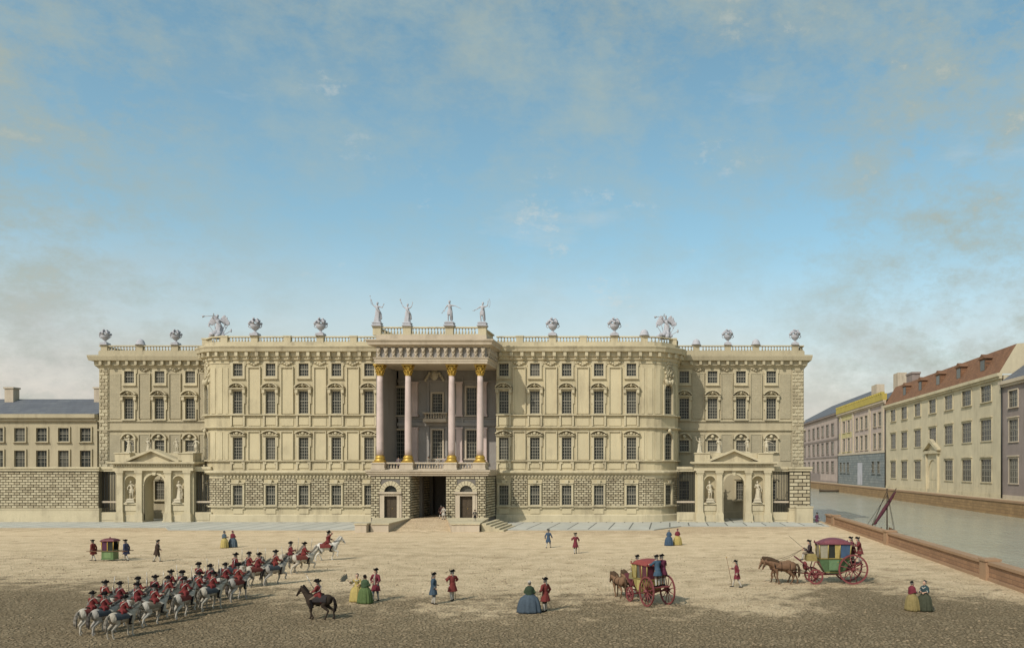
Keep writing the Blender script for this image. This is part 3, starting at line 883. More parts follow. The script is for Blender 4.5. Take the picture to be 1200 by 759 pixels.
# columns
colx = [PX(p, DP+.9) for p in (445.2, 478.2, 529.2, 562.6)]
DC = DP+.95
def column_meshes():
    sh, cp, bs, pd = MB(), MB(), MB(), MB()
    H0, H1 = 9.62, 20.65
    prof = []
    for i in range(13):
        t = i/12; r = .46 - .075*max(0, (t-.3)/.7)**1.5
        prof.append((r, H0+(H1-H0)*t))
    sh.lathe(prof, n=20)
    bs.lathe([(.74,8.78),(.78,8.86),(.78,8.98),(.66,9.06),(.6,9.16),(.66,9.24),(.69,9.32),(.64,9.42),(.55,9.5),(.53,9.63)], n=20)
    bs.box(-.78,.78,-.78,.78,8.66,8.785)
    cp.lathe([(.39,20.6),(.46,20.68),(.42,20.74),(.42,21.2),(.5,21.6),(.62,21.95)], n=16)
    for ring, (zz, rr, L) in enumerate(((20.85,.46,.42),(21.25,.5,.46))):
        for k in range(8):
            a = 2*PI*(k+.5*ring)/8
            R = Matrix.Rotation(a, 3, 'Z') @ Matrix.Rotation(.3, 3, 'Y')
            cp.ball((rr*cos(a), rr*sin(a), zz+.1), (.09,.17,L*.6), 6, 6, R)
            cp.ball(((rr+.14)*cos(a), (rr+.14)*sin(a), zz+.36), (.11,.13,.08), 6, 5)
    for k in range(4):
        a = PI/4+k*PI/2
        cp.ball((.7*cos(a), .7*sin(a), 21.86), (.17,.17,.19), 7, 6)
    cp.box(-.72,.72,-.72,.72,22.0,22.19)
    pd.box(-.86,.86,-.86,.86,7.66,8.66); pd.box(-.95,.95,-.95,.95,7.662,7.9); pd.box(-.95,.95,-.95,.95,8.45,8.655)
    return sh.mesh('shaft'), cp.mesh('capital'), bs.mesh('base'), pd.mesh('pedestal')
SH, CP, BS, PD = column_meshes()
for me, mt in ((SH,'pink'),(CP,'gold'),(BS,'gold'),(PD,'entab')): me.materials.append(M[mt])
for x in colx:
    c = link('column', SH, palace); c.matrix_basis = Matrix.Translation((x, DC, 0))
    for nm, me in (('capital', CP), ('base', BS), ('pedestal', PD)):
        o = link(nm, me); o.parent = c
# deck balustrade between the pedestals
db = MB()
for a, b in zip(colx[:-1], colx[1:]):
    baluster_run(db, [(a+.95, DC), (b-.95, DC)], 7.67, 1.0, None, .36)
baluster_run(db, [(colx[-1], DC+.95), (colx[-1], D0-.1)], 7.67, 1.0, None, .36)
db.build('balustrade', M['entab'], palace)
# entablature: architrave, frieze of consoles, deep cornice, parapet
E0, E1 = X0+.1, X1-.15
box4 = lambda o: [(E0-o, D0+.1), (E0-o, DP-o), (E1+o, DP-o), (E1+o, D0+.1)]
pent.plan([(E0, D0+2), (E0, DP), (E1, DP), (E1, D0+2)], 22.2, 25.2)
pent.sweep([(-.1,22.19),(.2,22.19),(.2,22.5),(.27,22.52),(.27,22.85),(.4,22.92),(.4,23.02),(-.1,23.05)], box4(0))
pent.sweep([(-.1,24.35),(.25,24.4),(.6,24.62),(.95,24.7),(1.0,25.0),(1.2,25.25),(1.2,25.42),(.1,25.55),(-.1,25.55)], box4(0))
fz = MB(); fz.plan([(E0-.03, D0), (E0-.03, DP-.03), (E1+.03, DP-.03), (E1+.03, D0)], 23.06, 24.34)
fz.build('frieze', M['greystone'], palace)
n = 15
def console(mb):
    mb.box(-.26,.26,-.5,.05,24.05,24.36); mb.box(-.22,.22,-.38,.05,23.55,24.05); mb.ball((0,-.36,23.9),(.22,.2,.26),8,6)
    mb.ball((0,-.22,23.4),(.2,.18,.22),8,6); mb.box(-.24,.24,-.22,.05,23.07,23.25)
for i in range(n):
    x = E0+.35+(E1-E0-.7)*i/(n-1)
    pent.M = F(x, DP); console(pent)
for i in range(6):
    pent.M = F(E1, DP+.5+i*1.05, PI/2); console(pent)
pent.M = None
pent.plan([(E0-.05, D0+2), (E0-.05, DP-.05), (E1+.05, DP-.05), (E1+.05, D0+2)], 25.3, 26.15)
pent.build('portico_entablature', M['entab'], palace)
pb = MB(); yb = DP+.35
pedx = [PX(p, yb) for p in (442.3, 477.5, 527, 565.5)]
baluster_run(pb, [(pedx[0], D0+1), (pedx[0], yb), (pedx[-1], yb), (pedx[-1], D0+1)], 26.15, 1.15, [(x, yb) for x in pedx], .42, .55)
pb.build('balustrade', M['trim'], palace)
for port, prust in PORT.values():
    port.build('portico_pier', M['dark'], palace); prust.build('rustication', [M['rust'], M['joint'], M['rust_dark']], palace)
for q in 'LR':
    wallm, rust, trim = SEC[q]
    wallm.build('wall', [M['stucco'], M['panel']], palace); trim.build('trim', M['trim'], palace)

# terraces left and right of the carriage ramp, steps at the right-hand one
def terrace(label, poly, z, front, mname='entab', stairs=None):
    cx = sum(p[0] for p in poly)/len(poly); cy = sum(p[1] for p in poly)/len(poly)
    t = empty('terrace', (cx, cy, 0)); tag(t, label, 'terrace')
    m = MB(); m.plan(poly, 0, z-.16); m.build('wall', M[mname], t)
    def grow(poly, e):
        return [(cx+(x-cx)*(1+e/abs(x-cx+1e-9) if abs(x-cx) > .3 else 1), cy+(y-cy)*(1+e/abs(y-cy))) for x, y in poly]
    m = MB(); m.plan([(x+(.1 if x > cx else -.1), y-(.12 if y < cy else 0)) for x, y in poly], z-.158, z); m.build('coping', M['trim'], t)
    if stairs: stairs(t)
    return t
terrace('sloping-sided stone terrace before the left portico door', [(-36.9,105.2),(-34.7,105.2),(-35.6,DP-.15),(-40.7,DP-.15)], 1.08, None)
def st(t):
    for i in range(5):
        m = MB(); m.box(-23.38, -23.38+.55*(5-i), 105.9+.02*i, 114.6-.02*i, i*.2+.001, (i+1)*.2); m.build('step', M['trim'], t)
terrace('stone terrace with a flight of steps before the right portico door', [(-26.9,105.2),(-23.5,105.2),(-24.9,DP-.15),(-30.6,DP-.15)], 1.08, None, stairs=st)
bl = empty('stone_block', (-37.9, 105, 0)); tag(bl, 'low square stone mounting block left of the left terrace', 'stone block')
m = MB(); m.box(-38.55,-37.15,104.4,106.2,0,.95); m.build('body', M['entab'], bl)
m = MB(); m.box(-38.65,-37.05,104.3,106.3,.951,1.12); m.build('coping', M['trim'], bl)
rp = MB()
vs = [(-34.75,105.4),(-27.0,105.4),(-30.5,117.0),(-35.65,117.0)]
rp.add([(vs[0][0],vs[0][1],.02),(vs[1][0],vs[1][1],.02),(vs[2][0],vs[2][1],.95),(vs[3][0],vs[3][1],.95),
        (vs[2][0],DP+14.9,.95),(vs[3][0],DP+14.9,.95)], [(0,1,2,3),(3,2,4,5)])
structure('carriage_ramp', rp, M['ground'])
# ------------------------------------------------------------------ forecourt gates, railings, end walls
def gate(cx, label):
    t = empty('gate_screen', (cx, D0, 0)); tag(t, label, 'gate')
    fr = F(cx, D0)
    HW = 5.6; ops = [(-1.5, 1.5, .0, 7.0, 2.0)] + [(c-.82, c+.82, 2.9, 6.75, .05) for c in (-3.45, 3.45)]
    w = MB(); w.M = fr
    w.wall(-HW, HW, 0, 7.5, ops, .3); w.archtop(-1.5, 1.5, 7.0, 2.0)
    for c in (-3.45, 3.45):
        w.archtop(c-.82, c+.82, 6.75, .05)
        rs = []
        for z in (2.9, 3.4, 4.6, 5.9):
            rs.append([(c+.82*cos(PI+PI*j/10), .03-.82*sin(PI+PI*j/10), z) for j in range(11)])
        for k in range(1, 5):
            a = PI/2*k/4
            rs.append([(c+.82*cos(a)*cos(PI+PI*j/10), .03-.82*cos(a)*sin(PI+PI*j/10), 5.9+.85*sin(a)) for j in range(11)])
        w.rings(rs, False, True, False)
        w.add([(c+.82*cos(PI+PI*j/10), .03-.82*sin(PI+PI*j/10), 2.9) for j in range(11)], [tuple(range(11))])
    w.box(-HW, -4.6, .06, 2.2, 0, 7.49); w.box(4.6, HW, .06, 2.2, 0, 7.49); w.box(-2.5, -1.51, .06, 2.2, 0, 7.49); w.box(1.51, 2.5, .06, 2.2, 0, 7.49)
    w.box(-HW+.02, HW-.02, 1.2, 2.19, 7.05, 7.48); w.box(-4.7, -2.4, 1.2, 2.18, 0, 7.4); w.box(2.4, 4.7, 1.2, 2.18, 0, 7.4)
    w.build('wall', M['stucco'], t)
    tr = MB(); tr.M = fr
    tr.arcband(0, 5.5, 1.5, -PI/2, PI/2, .3, -.12, .1, 14)
    tr.box(-1.8, -1.5, -.14, .1, 0, 5.5); tr.box(1.5, 1.8, -.14, .1, 0, 5.5); tr.box(-1.9, -1.48, -.2, .1, 5.3, 5.55); tr.box(1.48, 1.9, -.2, .1, 5.3, 5.55)
    tr.prism([(-.2, 6.85), (.2, 6.85), (.32, 7.5), (-.32, 7.5)], -.26, .1)
    for c in (-3.45, 3.45):
        tr.arcband(c, 5.93, .82, -PI/2, PI/2, .16, -.1, .1, 12)
        tr.box(c-.98, c-.82, -.1, .1, 2.9, 5.93); tr.box(c+.82, c+.98, -.1, .1, 2.9, 5.93)
        tr.box(c-1.05, c+1.05, -.25, .1, 2.62, 2.88); tr.box(c-.85, c+.85, -.09, .1, 1.7, 2.5); tr.box(c-.85, c+.85, -.09, .1, 7.0, 7.35)
        tr.box(c-1.1, c+1.1, -.16, .1, .15, 1.15)
    tr.build('niche_trim', M['trim'], t)
    for c in (-4.86, -2.1, 2.1, 4.86):
        p = MB(); p.M = fr
        p.box(c-.42, c+.42, -.38, .1, 1.5, 7.0); p.box(c-.52, c+.52, -.48, .1, 1.28, 1.5); p.box(c-.6, c+.6, -.56, .1, .2, 1.28); p.box(c-.7, c+.7, -.66, .1, .12, .34)
        p.box(c-.5, c+.5, -.46, .1, 7.0, 7.22); p.box(c-.58, c+.58, -.54, .1, 7.22, 7.48)
        p.build('pilaster', M['trim'], t)
    e = MB(); e.M = fr
    e.box(-HW-.2, HW+.2, -.5, 2.3, 7.5, 7.85); e.box(-HW-.14, HW+.14, -.44, 2.25, 7.85, 8.4); e.box(-HW-.5, HW+.5, -.85, 2.5, 8.4, 8.55); e.box(-HW-.7, HW+.7, -1.05, 2.6, 8.55, 8.8)
    x = -HW+.1
    while x < HW:
        e.box(x-.1, x+.1, -.6, 0, 8.12, 8.38); x += .36
    e.box(-HW-.05, -3.45, -.25, 2.0, 8.8, 9.95); e.box(3.45, HW+.05, -.25, 2.0, 8.8, 9.95)
    e.box(-HW-.15, -3.5, -.36, 2.1, 9.95, 10.1); e.box(3.5, HW+.15, -.36, 2.1, 9.95, 10.1)
    e.box(-3.5, 3.5, .9, 1.99, 8.8, 10.08)
    e.build('entablature', M['trim'], t)
    p = MB(); p.M = fr
    p.prism([(-3.3, 8.801), (3.3, 8.801), (0, 10.35)], -.35, .89)
    for sg in (-1, 1):
        q = [(0, 10.3), (0, 10.62), (sg*4.0, 8.98), (sg*4.0, 8.805), (sg*3.55, 8.805)]
        p.prism(q, -1.0, .88)
    p.build('pediment', M['trim'], t)
    return t
GL, GR = PX(181.5, D0), PX(860, D0)
gate(GL, 'pedimented cream forecourt gate with arch and two niches before the left wing')
gate(GR, 'pedimented cream forecourt gate with arch and two niches before the right wing')

def railing(x0, x1, label):
    t = empty('railing', ((x0+x1)/2, D0+.6, 0)); tag(t, label, 'railing', 'iron railings beside the forecourt gates')
    y = D0+.6
    m = MB(); m.box(x0, x1, y-.4, y+.4, .1, 1.5); m.box(x0+.25, x1-.25, y-.46, y, .35, 1.3); m.build('plinth', M['trim'], t)
    m = MB(); m.box(x0, x1, y-.1, y+.1, 2.85, 3.1); m.build('rail', M['entab'], t)
    b = MB(); x = x0+.12
    while x < x1:
        b.box(x-.04, x+.04, y-.04, y+.04, 1.5, 7.4); x += .24
    b.build('bars', M['iron'], t)
    m = MB(); m.box(x0, x1, y-.45, y+.45, 7.4, 7.72); m.box(x0, x1, y-.6, y+.6, 7.722, 8.1); m.build('lintel', M['trim'], t)
railing(-82.5, GL-5.65, 'tall iron railing left of the left forecourt gate')
railing(GL+5.65, -66.4, 'tall iron railing between the left gate and the palace corner')
railing(XR1+4.45, GR-5.65, 'tall iron railing between the palace corner and the right gate')
railing(GR+5.65, 17.25, 'tall iron railing right of the right forecourt gate')

def endwall(x0, x1, label, side):
    t = empty('end_wall', ((x0+x1)/2, D0, 0)); tag(t, label, 'wall')
    m = MB(); m.box(x0, x1, D0+.1, D0+2.2, 0, 7.45)
    if side: m.box(x1-.9, x1, D0+2.201, DW-.3, 0, 7.45)
    m.build('wall', M['joint'], t)
    r = MB(); r.M = F(0, D0+.1); r.blocks(x0, x1, 2.1, 7.35, 1.25 if side else .8, .5 if side else .38, .09 if side else .05, .14)
    if side:
        r.M = F(x1, D0+.1, PI/2); r.blocks(.1, 8, 2.1, 7.35, 1.25, .5, .09, .1)
    r.build('rustication', [M['rust'], M['joint'], M['rust_dark']], t)
    c = MB(); c.box(x0-.1, x1+.2, D0-.25, D0+2.4, 7.452, 7.8); c.box(x0-.2, x1+.3, D0-.4, D0+2.5, 7.802, 8.05); c.box(x0-.05, x1+.12, D0-.12, D0+2.3, .1, 1.9); c.box(x0-.1, x1+.18, D0-.2, D0+2.35, 1.902, 2.08)
    c.build('coping', M['trim'], t)
endwall(17.3, 20.3, 'short rusticated wall of banded blocks ending the right forecourt by the canal', True)
endwall(-140, -82.6, 'long rusticated wall running left from the left railing', False)
b2 = empty('stone_block', (19.3, 122.2, 0)); tag(b2, 'smooth square stone block against the banded end wall by the canal', 'stone block')
m = MB(); m.box(18.0, 20.35, 121.2, 123.1, .1, 2.25); m.build('body', M['trim'], b2)
m = MB(); m.box(17.93, 20.42, 121.13, 123.1, 2.252, 2.42); m.build('coping', M['trim'], b2)

# ------------------------------------------------------------------ houses
def house(name, label, fr, L, depth, H, rows, cols, wallmat, trimmat, win, ground=None, roof=None, zb=1.5, extra=None, wmat=None, centre=None):
    """facade along local u 0..L; rows (z, h, style); cols list of (u, w)"""
    o = F(*fr, zb) @ Vector((L/2, 0, 0))
    t = empty(name, tuple(o)); tag(t, label, 'house')
    Mx = F(*fr, zb)
    ops = []
    for (z, h, st) in rows:
        for (u, w_) in cols:
            if centre and st == centre[2] and abs(u-centre[0]) < .1: continue
            ops.append((u-w_/2, u+w_/2, z, z+h))
    if centre: ops.append((centre[0]-centre[1]/2, centre[0]+centre[1]/2, 0.3, centre[3]))
    w = MB(); w.M = Mx
    w.wall(0, L, 0, H, ops, .3)
    w.box(0, L, .45, depth, 0, H-.01); w.build('wall', wallmat, t)
    for (z, h, st) in rows:
        for (u, w_) in cols:
            if centre and st == centre[2] and abs(u-centre[0]) < .1: continue
            add_window(t, (fr[0], fr[1], fr[2]), u, z+zb, w_, h, 4 if w_ > 4 else 3, 4 if h > 3.8 else 3, win[st], trimmat, wmat)
    tr = MB(); tr.M = Mx
    tr.box(-.1, L+.1, -.9, .1, H-.25, H+.45); tr.box(-.05, L+.05, -.5, .1, H-.75, H-.251)
    tr.box(0, L, -.18, .1, .0, .8)
    if extra: extra(tr, t, Mx)
    tr.build('trim', trimmat, t)
    dpp = MB(); dpp.M = Mx; dpp.tube((.5,-.35,.1), (.5,-.35,H-.5), .16, .16, 8); dpp.build('downpipe', M['iron'], t)
    if roof: roof(t, Mx)
    return t
XH = 70.0
def DPX(px): return XH*1000/(px-785)
A90 = -PI/2
d3a, d3b = DPX(1038), 180.0
# cream house with the orange roof
c3 = [d3a - DPX(p) for p in (1047, 1060, 1075.5, 1093)]
sp3 = c3[3]-c3[2]
c3 += [c3[3]+13.2, c3[3]+26.2, c3[3]+38.5]
L3 = d3a-d3b
def roof3(t, Mx):
    m = MB(); m.M = Mx; H = 26.3
    m.add([(0,-.6,H),(L3,-.6,H),(L3,3.2,H+6.3),(0,3.2,H+6.3),(0,16,H+7.4),(L3,16,H+7.4)], [(0,1,2,3),(3,2,5,4)])
    m.cur = 1
    m.add([(0,-.6,H),(0,3.2,H+6.3),(0,16,H+7.4),(0,16,H)], [(0,1,2,3)])
    m.add([(L3,-.6,H),(L3,16,H),(L3,16,H+7.4),(L3,3.2,H+6.3)], [(0,1,2,3)])
    r = m.build('roof', [M['tiles'], M['creamhouse']], t)
    for u in (20, 36, 52, 68, 84):
        d = MB(); d.M = Mx; d.box(u-1.9, u+1.9, .6, 4.5, H+1.7, H+4.6); d.prism([(u-2.3, H+4.6), (u+2.3, H+4.6), (u, H+5.7)], .3, 4.6)
        dm = d.build('dormer', M['tiles'], r)
        p = MB(); p.M = Mx; p.box(u-1.3, u+1.3, .55, .62, H+2.0, H+4.3); p.build('pane', M['glass'], t)
    c = MB(); c.M = Mx; c.box(2.5, 9, 6, 8.5, H+3, H+9.6); c.box(2.2, 9.3, 5.8, 8.7, H+9.6, H+10.2); c.build('chimney', M['pinkdull'], r)
def ex3(tr, t, Mx):
    u = c3[3]
    for sg in (-1, 1): tr.box(u+sg*5.0-.45, u+sg*5.0+.45, -.5, .1, 0, 10.2)
    tr.box(u-6.2, u+6.2, -.8, .1, 10.2, 11.0)
    for sg in (-1, 1): tr.prism([(u, 13.2), (u, 14.1), (u+sg*6.8, 11.4), (u+sg*6.8, 11.0), (u+sg*5.6, 11.0)], -1.0, .1)
    tr.archtop(u-3.9, u+3.9, 8.6, .3, 14, -.05)
    tr.box(0, L3, -.2, .1, 11.2, 11.6) if False else None
    d = MB(); d.M = Mx; d.box(u-3.9, u+3.9, .2, .3, .3, 8.6)
    for sg in (-1, 1):
        for z in (.8, 3.3): d.box(u+sg*1.9-1.4, u+sg*1.9+1.4, .12, .21, z, z+2.1)
    dd = d.build('door', M['trim'], t)
house('town_house', 'cream three-storey house with orange-brown mansard roof and pedimented door across the canal', (XH, d3a, A90), L3, 16, 26.0,
      [(3.3, 5.0, 'low'), (12.4, 4.6, 'mid'), (21.0, 3.6, 'top')], [(u, 6.3) for u in c3], M['creamhouse'], M['trim'],
      {'low': 'house', 'mid': 'house', 'top': 'small'}, roof=roof3, extra=ex3, centre=(c3[3], 7.8, 'low', 8.6))
# yellow and pink house over a blue-grey stone ground floor
d2a, d2b = DPX(982.7), d3a; L2 = d2a-d2b
cs2 = [(d2a-DPX(p), 4.6) for p in (989.5, 995, 1004.5, 1010, 1015.5, 1025.5, 1031.5)]
gr2 = [(d2a-DPX(p), 4.2) for p in (986.5, 990.5, 995, 1024.5, 1031)]
def ex2(tr, t, Mx):
    for p in (986, 1000, 1019.5, 1035):
        u = d2a-DPX(p); tr.box(u-1.1, u+1.1, -.35, .1, 12.2, 27.6)
    tr.box(0, L2, -.45, .1, 11.4, 12.2)
    y = MB(); y.M = Mx; y.box(0, L2, -1.1, .4, 28.46, 30.6)
    for i in range(26): y.box(i*L2/26+.3, i*L2/26+1.6, -1.25, 0, 30.6, 31.2)
    y.build('ochre_parapet', M['ochre'], t)
    b = MB(); b.M = Mx; b.wall(0, L2, 0, 11.39, [(u-w/2, u+w/2, 4.6, 8.6) for u, w in gr2] + [(d2a-DPX(1008.5)-4, d2a-DPX(1008.5)+4, .3, 8.4)], .3)
    b2_ = MB()
    o = b.build('stone_base', M['bluestone'], t); o.matrix_basis = Matrix.Translation((-.28, 0, 0))
    for u, w in gr2: add_window(t, (XH-.28, d2a, A90), u, 4.6+1.5, w, 4.0, 3, 3, 'small', M['bluestone'])
    u = d2a-DPX(1008.5)
    d = MB(); d.M = Mx; d.box(u-4, u+4, -.05, .02, .3, 8.4); d.box(u-.15, u+.15, -.1, 0, .3, 8.4); d.M = F(XH-.25, d2a, A90, 1.5); d.box(u-3.9, u+3.9, -.02, .05, .3, 8.3); d.build('door', M['statue'], t)
    yb_ = MB(); yb_.M = Mx; u1 = d2a-DPX(1000)
    for (a, b_, c, d_) in ((1.6, u1-1.3, 12.25, 12.9), (1.6, u1-1.3, 18.2, 20.4), (1.6, u1-1.3, 25.3, 27.2)):
        yb_.box(a, b_, -.12, .1, c, d_)
    yb_.build('yellow_bay', M['yellow'], t)
    r = MB(); r.M = Mx; r.add([(0,.4,28.4),(L2,.4,28.4),(L2,9,33.4),(0,9,33.4),(0,18,30),(L2,18,30)], [(0,1,2,3),(3,2,5,4)])
    rr = r.build('roof', M['roof'], t)
    c = MB(); c.M = Mx
    c.box(28, 36, 7, 10, 31, 37.6); c.box(60, 66, 7, 10, 31, 38.6); c.build('chimney', M['entab'], rr)
house('town_house', 'pink and yellow house with ochre parapet over a blue-grey stone ground floor', (XH, d2a, A90), L2, 18, 28.0,
      [(12.9, 5.2, 'mid'), (20.4, 4.6, 'top')], cs2, M['pinkwall'], M['entab'], {'mid': 'small', 'top': 'small'}, extra=ex2)
# pink house with the grey hipped roof
d1a, d1b = DPX(930), d2a; L1 = d1a-d1b
cs1 = [(d1a-DPX(p), 6.4) for p in (934, 938.5, 943.5, 948.5, 953.8, 959, 964.3, 970, 976)]
def roof1(t, Mx):
    m = MB(); m.M = Mx; H = 29.4
    m.add([(-1,-1,H),(L1+1,-1,H),(L1+1,40,H),(-1,40,H),(20,18,H+10.5),(L1-14,18,H+10.5)], [(0,1,5,4),(1,2,5),(2,3,4,5),(3,0,4)])
    r = m.build('roof', M['roof'], t)
def ex1(tr, t, Mx):
    tr.box(0, L1, -.3, .1, 18.4, 19.1); tr.box(0, L1, -.3, .1, 10.9, 11.5)
    m = MB(); m.M = Mx; u = d1a-DPX(961.5)
    m.box(0, u, -.1, .05, .8, 3.8)  # shade of the left half, painted as a darker band along the base
    m.build('shade_band', M['pinkdull'], t)
house('town_house', 'dull pink house with grey hipped roof, farthest across the canal', (XH, d1a, A90), L1, 36, 29.0,
      [(4.6, 4.6, 'low'), (12.6, 5.0, 'mid'), (20.6, 4.8, 'top')], cs1, M['pinkwall'], M['pinkdull'], {'low': 'small', 'mid': 'small', 'top': 'small'}, roof=roof1, extra=ex1)
# next house towards the viewer
L4 = 62
c4 = [(6+10.0*i, 4.6) for i in range(6)]
def roof4(t, Mx):
    m = MB(); m.M = Mx; H = 24.3
    m.add([(0,-.6,H),(L4,-.6,H),(L4,9,H+7),(0,9,H+7),(0,18,H),(L4,18,H)], [(0,1,2,3),(3,2,5,4),(0,3,4),(1,5,2)])
    m.build('roof', M['roof'], t)
house('town_house', 'mauve-grey house nearest the viewer across the canal', (XH, d3b-.3, A90), L4, 18, 24.0,
      [(3.3, 5.0, 'low'), (11.8, 4.4, 'mid'), (18.8, 3.4, 'top')], c4, M['pinkdull'], M['entab'], {'low': 'house', 'mid': 'house', 'top': 'small'}, roof=roof4)
# lower range seen past the palace's left end
Lw = 44.0; xw = -146.0
cw = [(3.0+3.9*i, 1.9) for i in range(11)]
def roofw(t, Mx):
    m = MB(); m.M = Mx; H = 17.3
    m.add([(0,-.5,H),(Lw,-.5,H),(Lw,7,H+3.4),(0,7,H+3.4),(0,15,H),(Lw,15,H)], [(0,1,2,3),(3,2,5,4),(0,3,4),(1,5,2)])
    r = m.build('roof', M['roof_long'], t)
    for u in (8, 24, 40.5):
        c = MB(); c.M = Mx; c.box(u-.8, u+.8, 5.5, 7.0, H+1.5, H+5.2); c.box(u-.95, u+.95, 5.35, 7.15, H+5.2, H+5.5); c.build('chimney', M['entab'], r)
house('side_building', 'lower grey-cream building seen behind the wall at the left end of the palace', (xw, 152, 0), Lw, 15, 17.0,
      [(3.0, 3.0, 'low'), (8.0, 3.0, 'mid'), (12.6, 2.4, 'top')], cw, M['wingwall'], M['wingwall'], {'low': 'small', 'mid': 'small', 'top': 'small'}, zb=0, roof=roofw)
# ------------------------------------------------------------------ statues, urns
V3 = Vector
def hand(mb, wrist, elbow, s=1.0, grip=False, side=1):
    """palm, four unequal fingers bent at the knuckle, thumb from the side of the palm"""
    w = V3(wrist); d = (w - V3(elbow)).normalized()
    lat = d.cross(V3((0,-1,0)))
    if lat.length < .3: lat = d.cross(V3((1,0,0)))
    lat.normalize(); nrm = lat.cross(d).normalized()
    palm = w + d*.055*s
    mb.chain([(w, .026*s), (palm, .034*s), (w + d*.09*s, .03*s)], 8)
    for i, L in enumerate((.062, .075, .07, .055)):
        b = w + d*.088*s + lat*(i-1.5)*.023*s
        k = b + d*L*.55*s + nrm*(.012 if not grip else .03)*s
        e = k + (d*.35 + nrm*(.35 if not grip else .9)).normalized()*L*.6*s
        mb.chain([(b, .0125*s), (k, .0115*s), (e, .0095*s)], 6)
    b = w + d*.035*s - lat*.03*s
    k = b - lat*.03*s + d*.03*s + nrm*.01*s
    mb.chain([(b, .014*s), (k, .0125*s), (k + d*.03*s + nrm*(.01 if not grip else .03)*s, .0105*s)], 6)

def head(mb, c, face=(0,-1,0), s=1.0):
    c = V3(c); f = V3(face).normalized(); up = V3((0,0,1)); r = f.cross(up).normalized()
    mb.ball(c + up*.012*s - f*.005*s, (.078*s, .095*s, .112*s), 14, 10)
    mb.ball(c + f*.03*s - up*.06*s, (.052*s, .055*s, .06*s), 10, 8)          # jaw
    mb.ball(c + f*.098*s - up*.012*s, (.014*s, .022*s, .028*s), 8, 6)          # nose
    mb.ball(c + f*.078*s - up*.064*s, (.028*s, .018*s, .012*s), 8, 6)          # lips
    mb.ball(c + f*.074*s - up*.1*s, (.025*s, .02*s, .018*s), 8, 6)             # chin
    for sg in (-1, 1):
        mb.ball(c + r*sg*.08*s - f*.005*s - up*.005*s, (.014*s, .022*s, .032*s), 6, 5)   # ears
        mb.ball(c + f*.082*s + r*sg*.034*s + up*.03*s, (.025*s, .015*s, .009*s), 6, 5)   # brow
        mb.ball(c + f*.066*s + r*sg*.045*s - up*.025*s, (.024*s, .022*s, .022*s), 6, 5)  # cheek
def eyes_mesh(mb, c, face=(0,-1,0), s=1.0):
    c = V3(c); f = V3(face).normalized(); up = V3((0,0,1)); r = f.cross(up).normalized()
    for sg in (-1, 1): mb.ball(c + f*.086*s + r*sg*.033*s + up*.012*s, (.013*s, .008*s, .009*s), 8, 6)

def body_mb(P, fem=False):
    """nude figure underneath the clothes, facing -Y; P has hip, chest, neck, head, legs, arms"""
    b = MB(); hip, ch, nk, hd = [V3(P[k]) for k in ('hip', 'chest', 'neck', 'head')]
    sw = P.get('sw', .17 if fem else .19); hw = .095
    b.chain([(hip, .135), ((hip+ch)/2, .115 if fem else .125), (ch, .14), (ch*.35+nk*.65, .085), (nk, .056), (hd, .05)], 12)
    r = V3(P.get('right', (1,0,0)))
    b.chain([(ch - r*sw + V3((0,0,.09)), .065), (ch + V3((0,0,.11)), .085), (ch + r*sw + V3((0,0,.09)), .065)], 10)
    head(b, hd, P.get('face', (0,-1,0)))
    for sg, (el, wr) in zip((-1, 1), P['arms']):
        sh = ch + r*sg*sw + V3((0,0,.09))
        b.chain([(sh, .058), (el, .042), (wr, .028)], 10)
        hand(b, wr, el, 1.0, P.get('grip', (False, False))[0 if sg < 0 else 1], sg)
    for sg, (kn, an) in zip((-1, 1), P['legs']):
        h = hip + r*sg*hw + V3((0,0,-.03))
        an = V3(an); kn = V3(kn)
        b.chain([(h, .098), (h*.45+kn*.55, .08), (kn, .058), (kn*.65+an*.35, .058), (an, .038)], 10)
        td = V3(P.get('toe', (0,-1,0)))
        if 'toes' in P: td = V3(P['toes'][0 if sg < 0 else 1])
        b.chain([(an + V3((0,0,-.03)) - td*.03, .04), (an + V3((0,0,-.05)) + td*.09, .036), (an + V3((0,0,-.058)) + td*.17, .026)], 8)
    return b

def statue_mb(arms, lean=0, robe=True, bow=False):
    P = dict(hip=(lean*.3,0,.93), chest=(0,0,1.28), neck=(0,-.01,1.5), head=(lean*-.2,-.03,1.63), arms=arms,
             legs=[((-.13+lean*.2,-.06,.5),(-.12,0,.08)),((.13,-.1,.5),(.15,.04,.08))])
    b = body_mb(P)
    if robe:
        b.lathe([(.3,.02),(.27,.3),(.22,.6),(.2,.9),(.17,1.1)], (lean*.2,.03,0), 18, 1, .8, True, .14, 6)
        b.chain([((-.2,.08,1.42),.07),((.0,.16,1.2),.1),((.2,.15,.8),.11),((.28,.12,.4),.09)], 8)   # mantle
        b.chain([((-.2,-.05,1.4),.06),((.05,-.14,1.15),.07),((.2,-.08,.95),.08)], 8)
    else:
        b.lathe([(.21,.62),(.2,.8),(.17,1.0)], (0,0,0), 14, 1, .85, True, .1, 5)
        b.chain([((0,.13,1.4),.1),((.05,.2,.9),.13),((.1,.2,.3),.12)], 8)
    b.ball((lean*-.2,.01,1.68), (.1,.11,.11), 10, 8)
    b.box(-.3,.3,-.25,.25,-.06,.08)
    return b
ST = {}
ST['raised'] = remesh(statue_mb([((-.4,-.02,1.55),(-.47,-.05,1.85)),((.42,-.05,1.3),(.55,-.12,1.5))]), .022, 2, 'statue')
ST['bothup'] = remesh(statue_mb([((-.38,-.05,1.5),(-.5,-.05,1.8)),((.38,-.05,1.5),(.46,-.05,1.76))], -.1), .022, 2, 'statue')
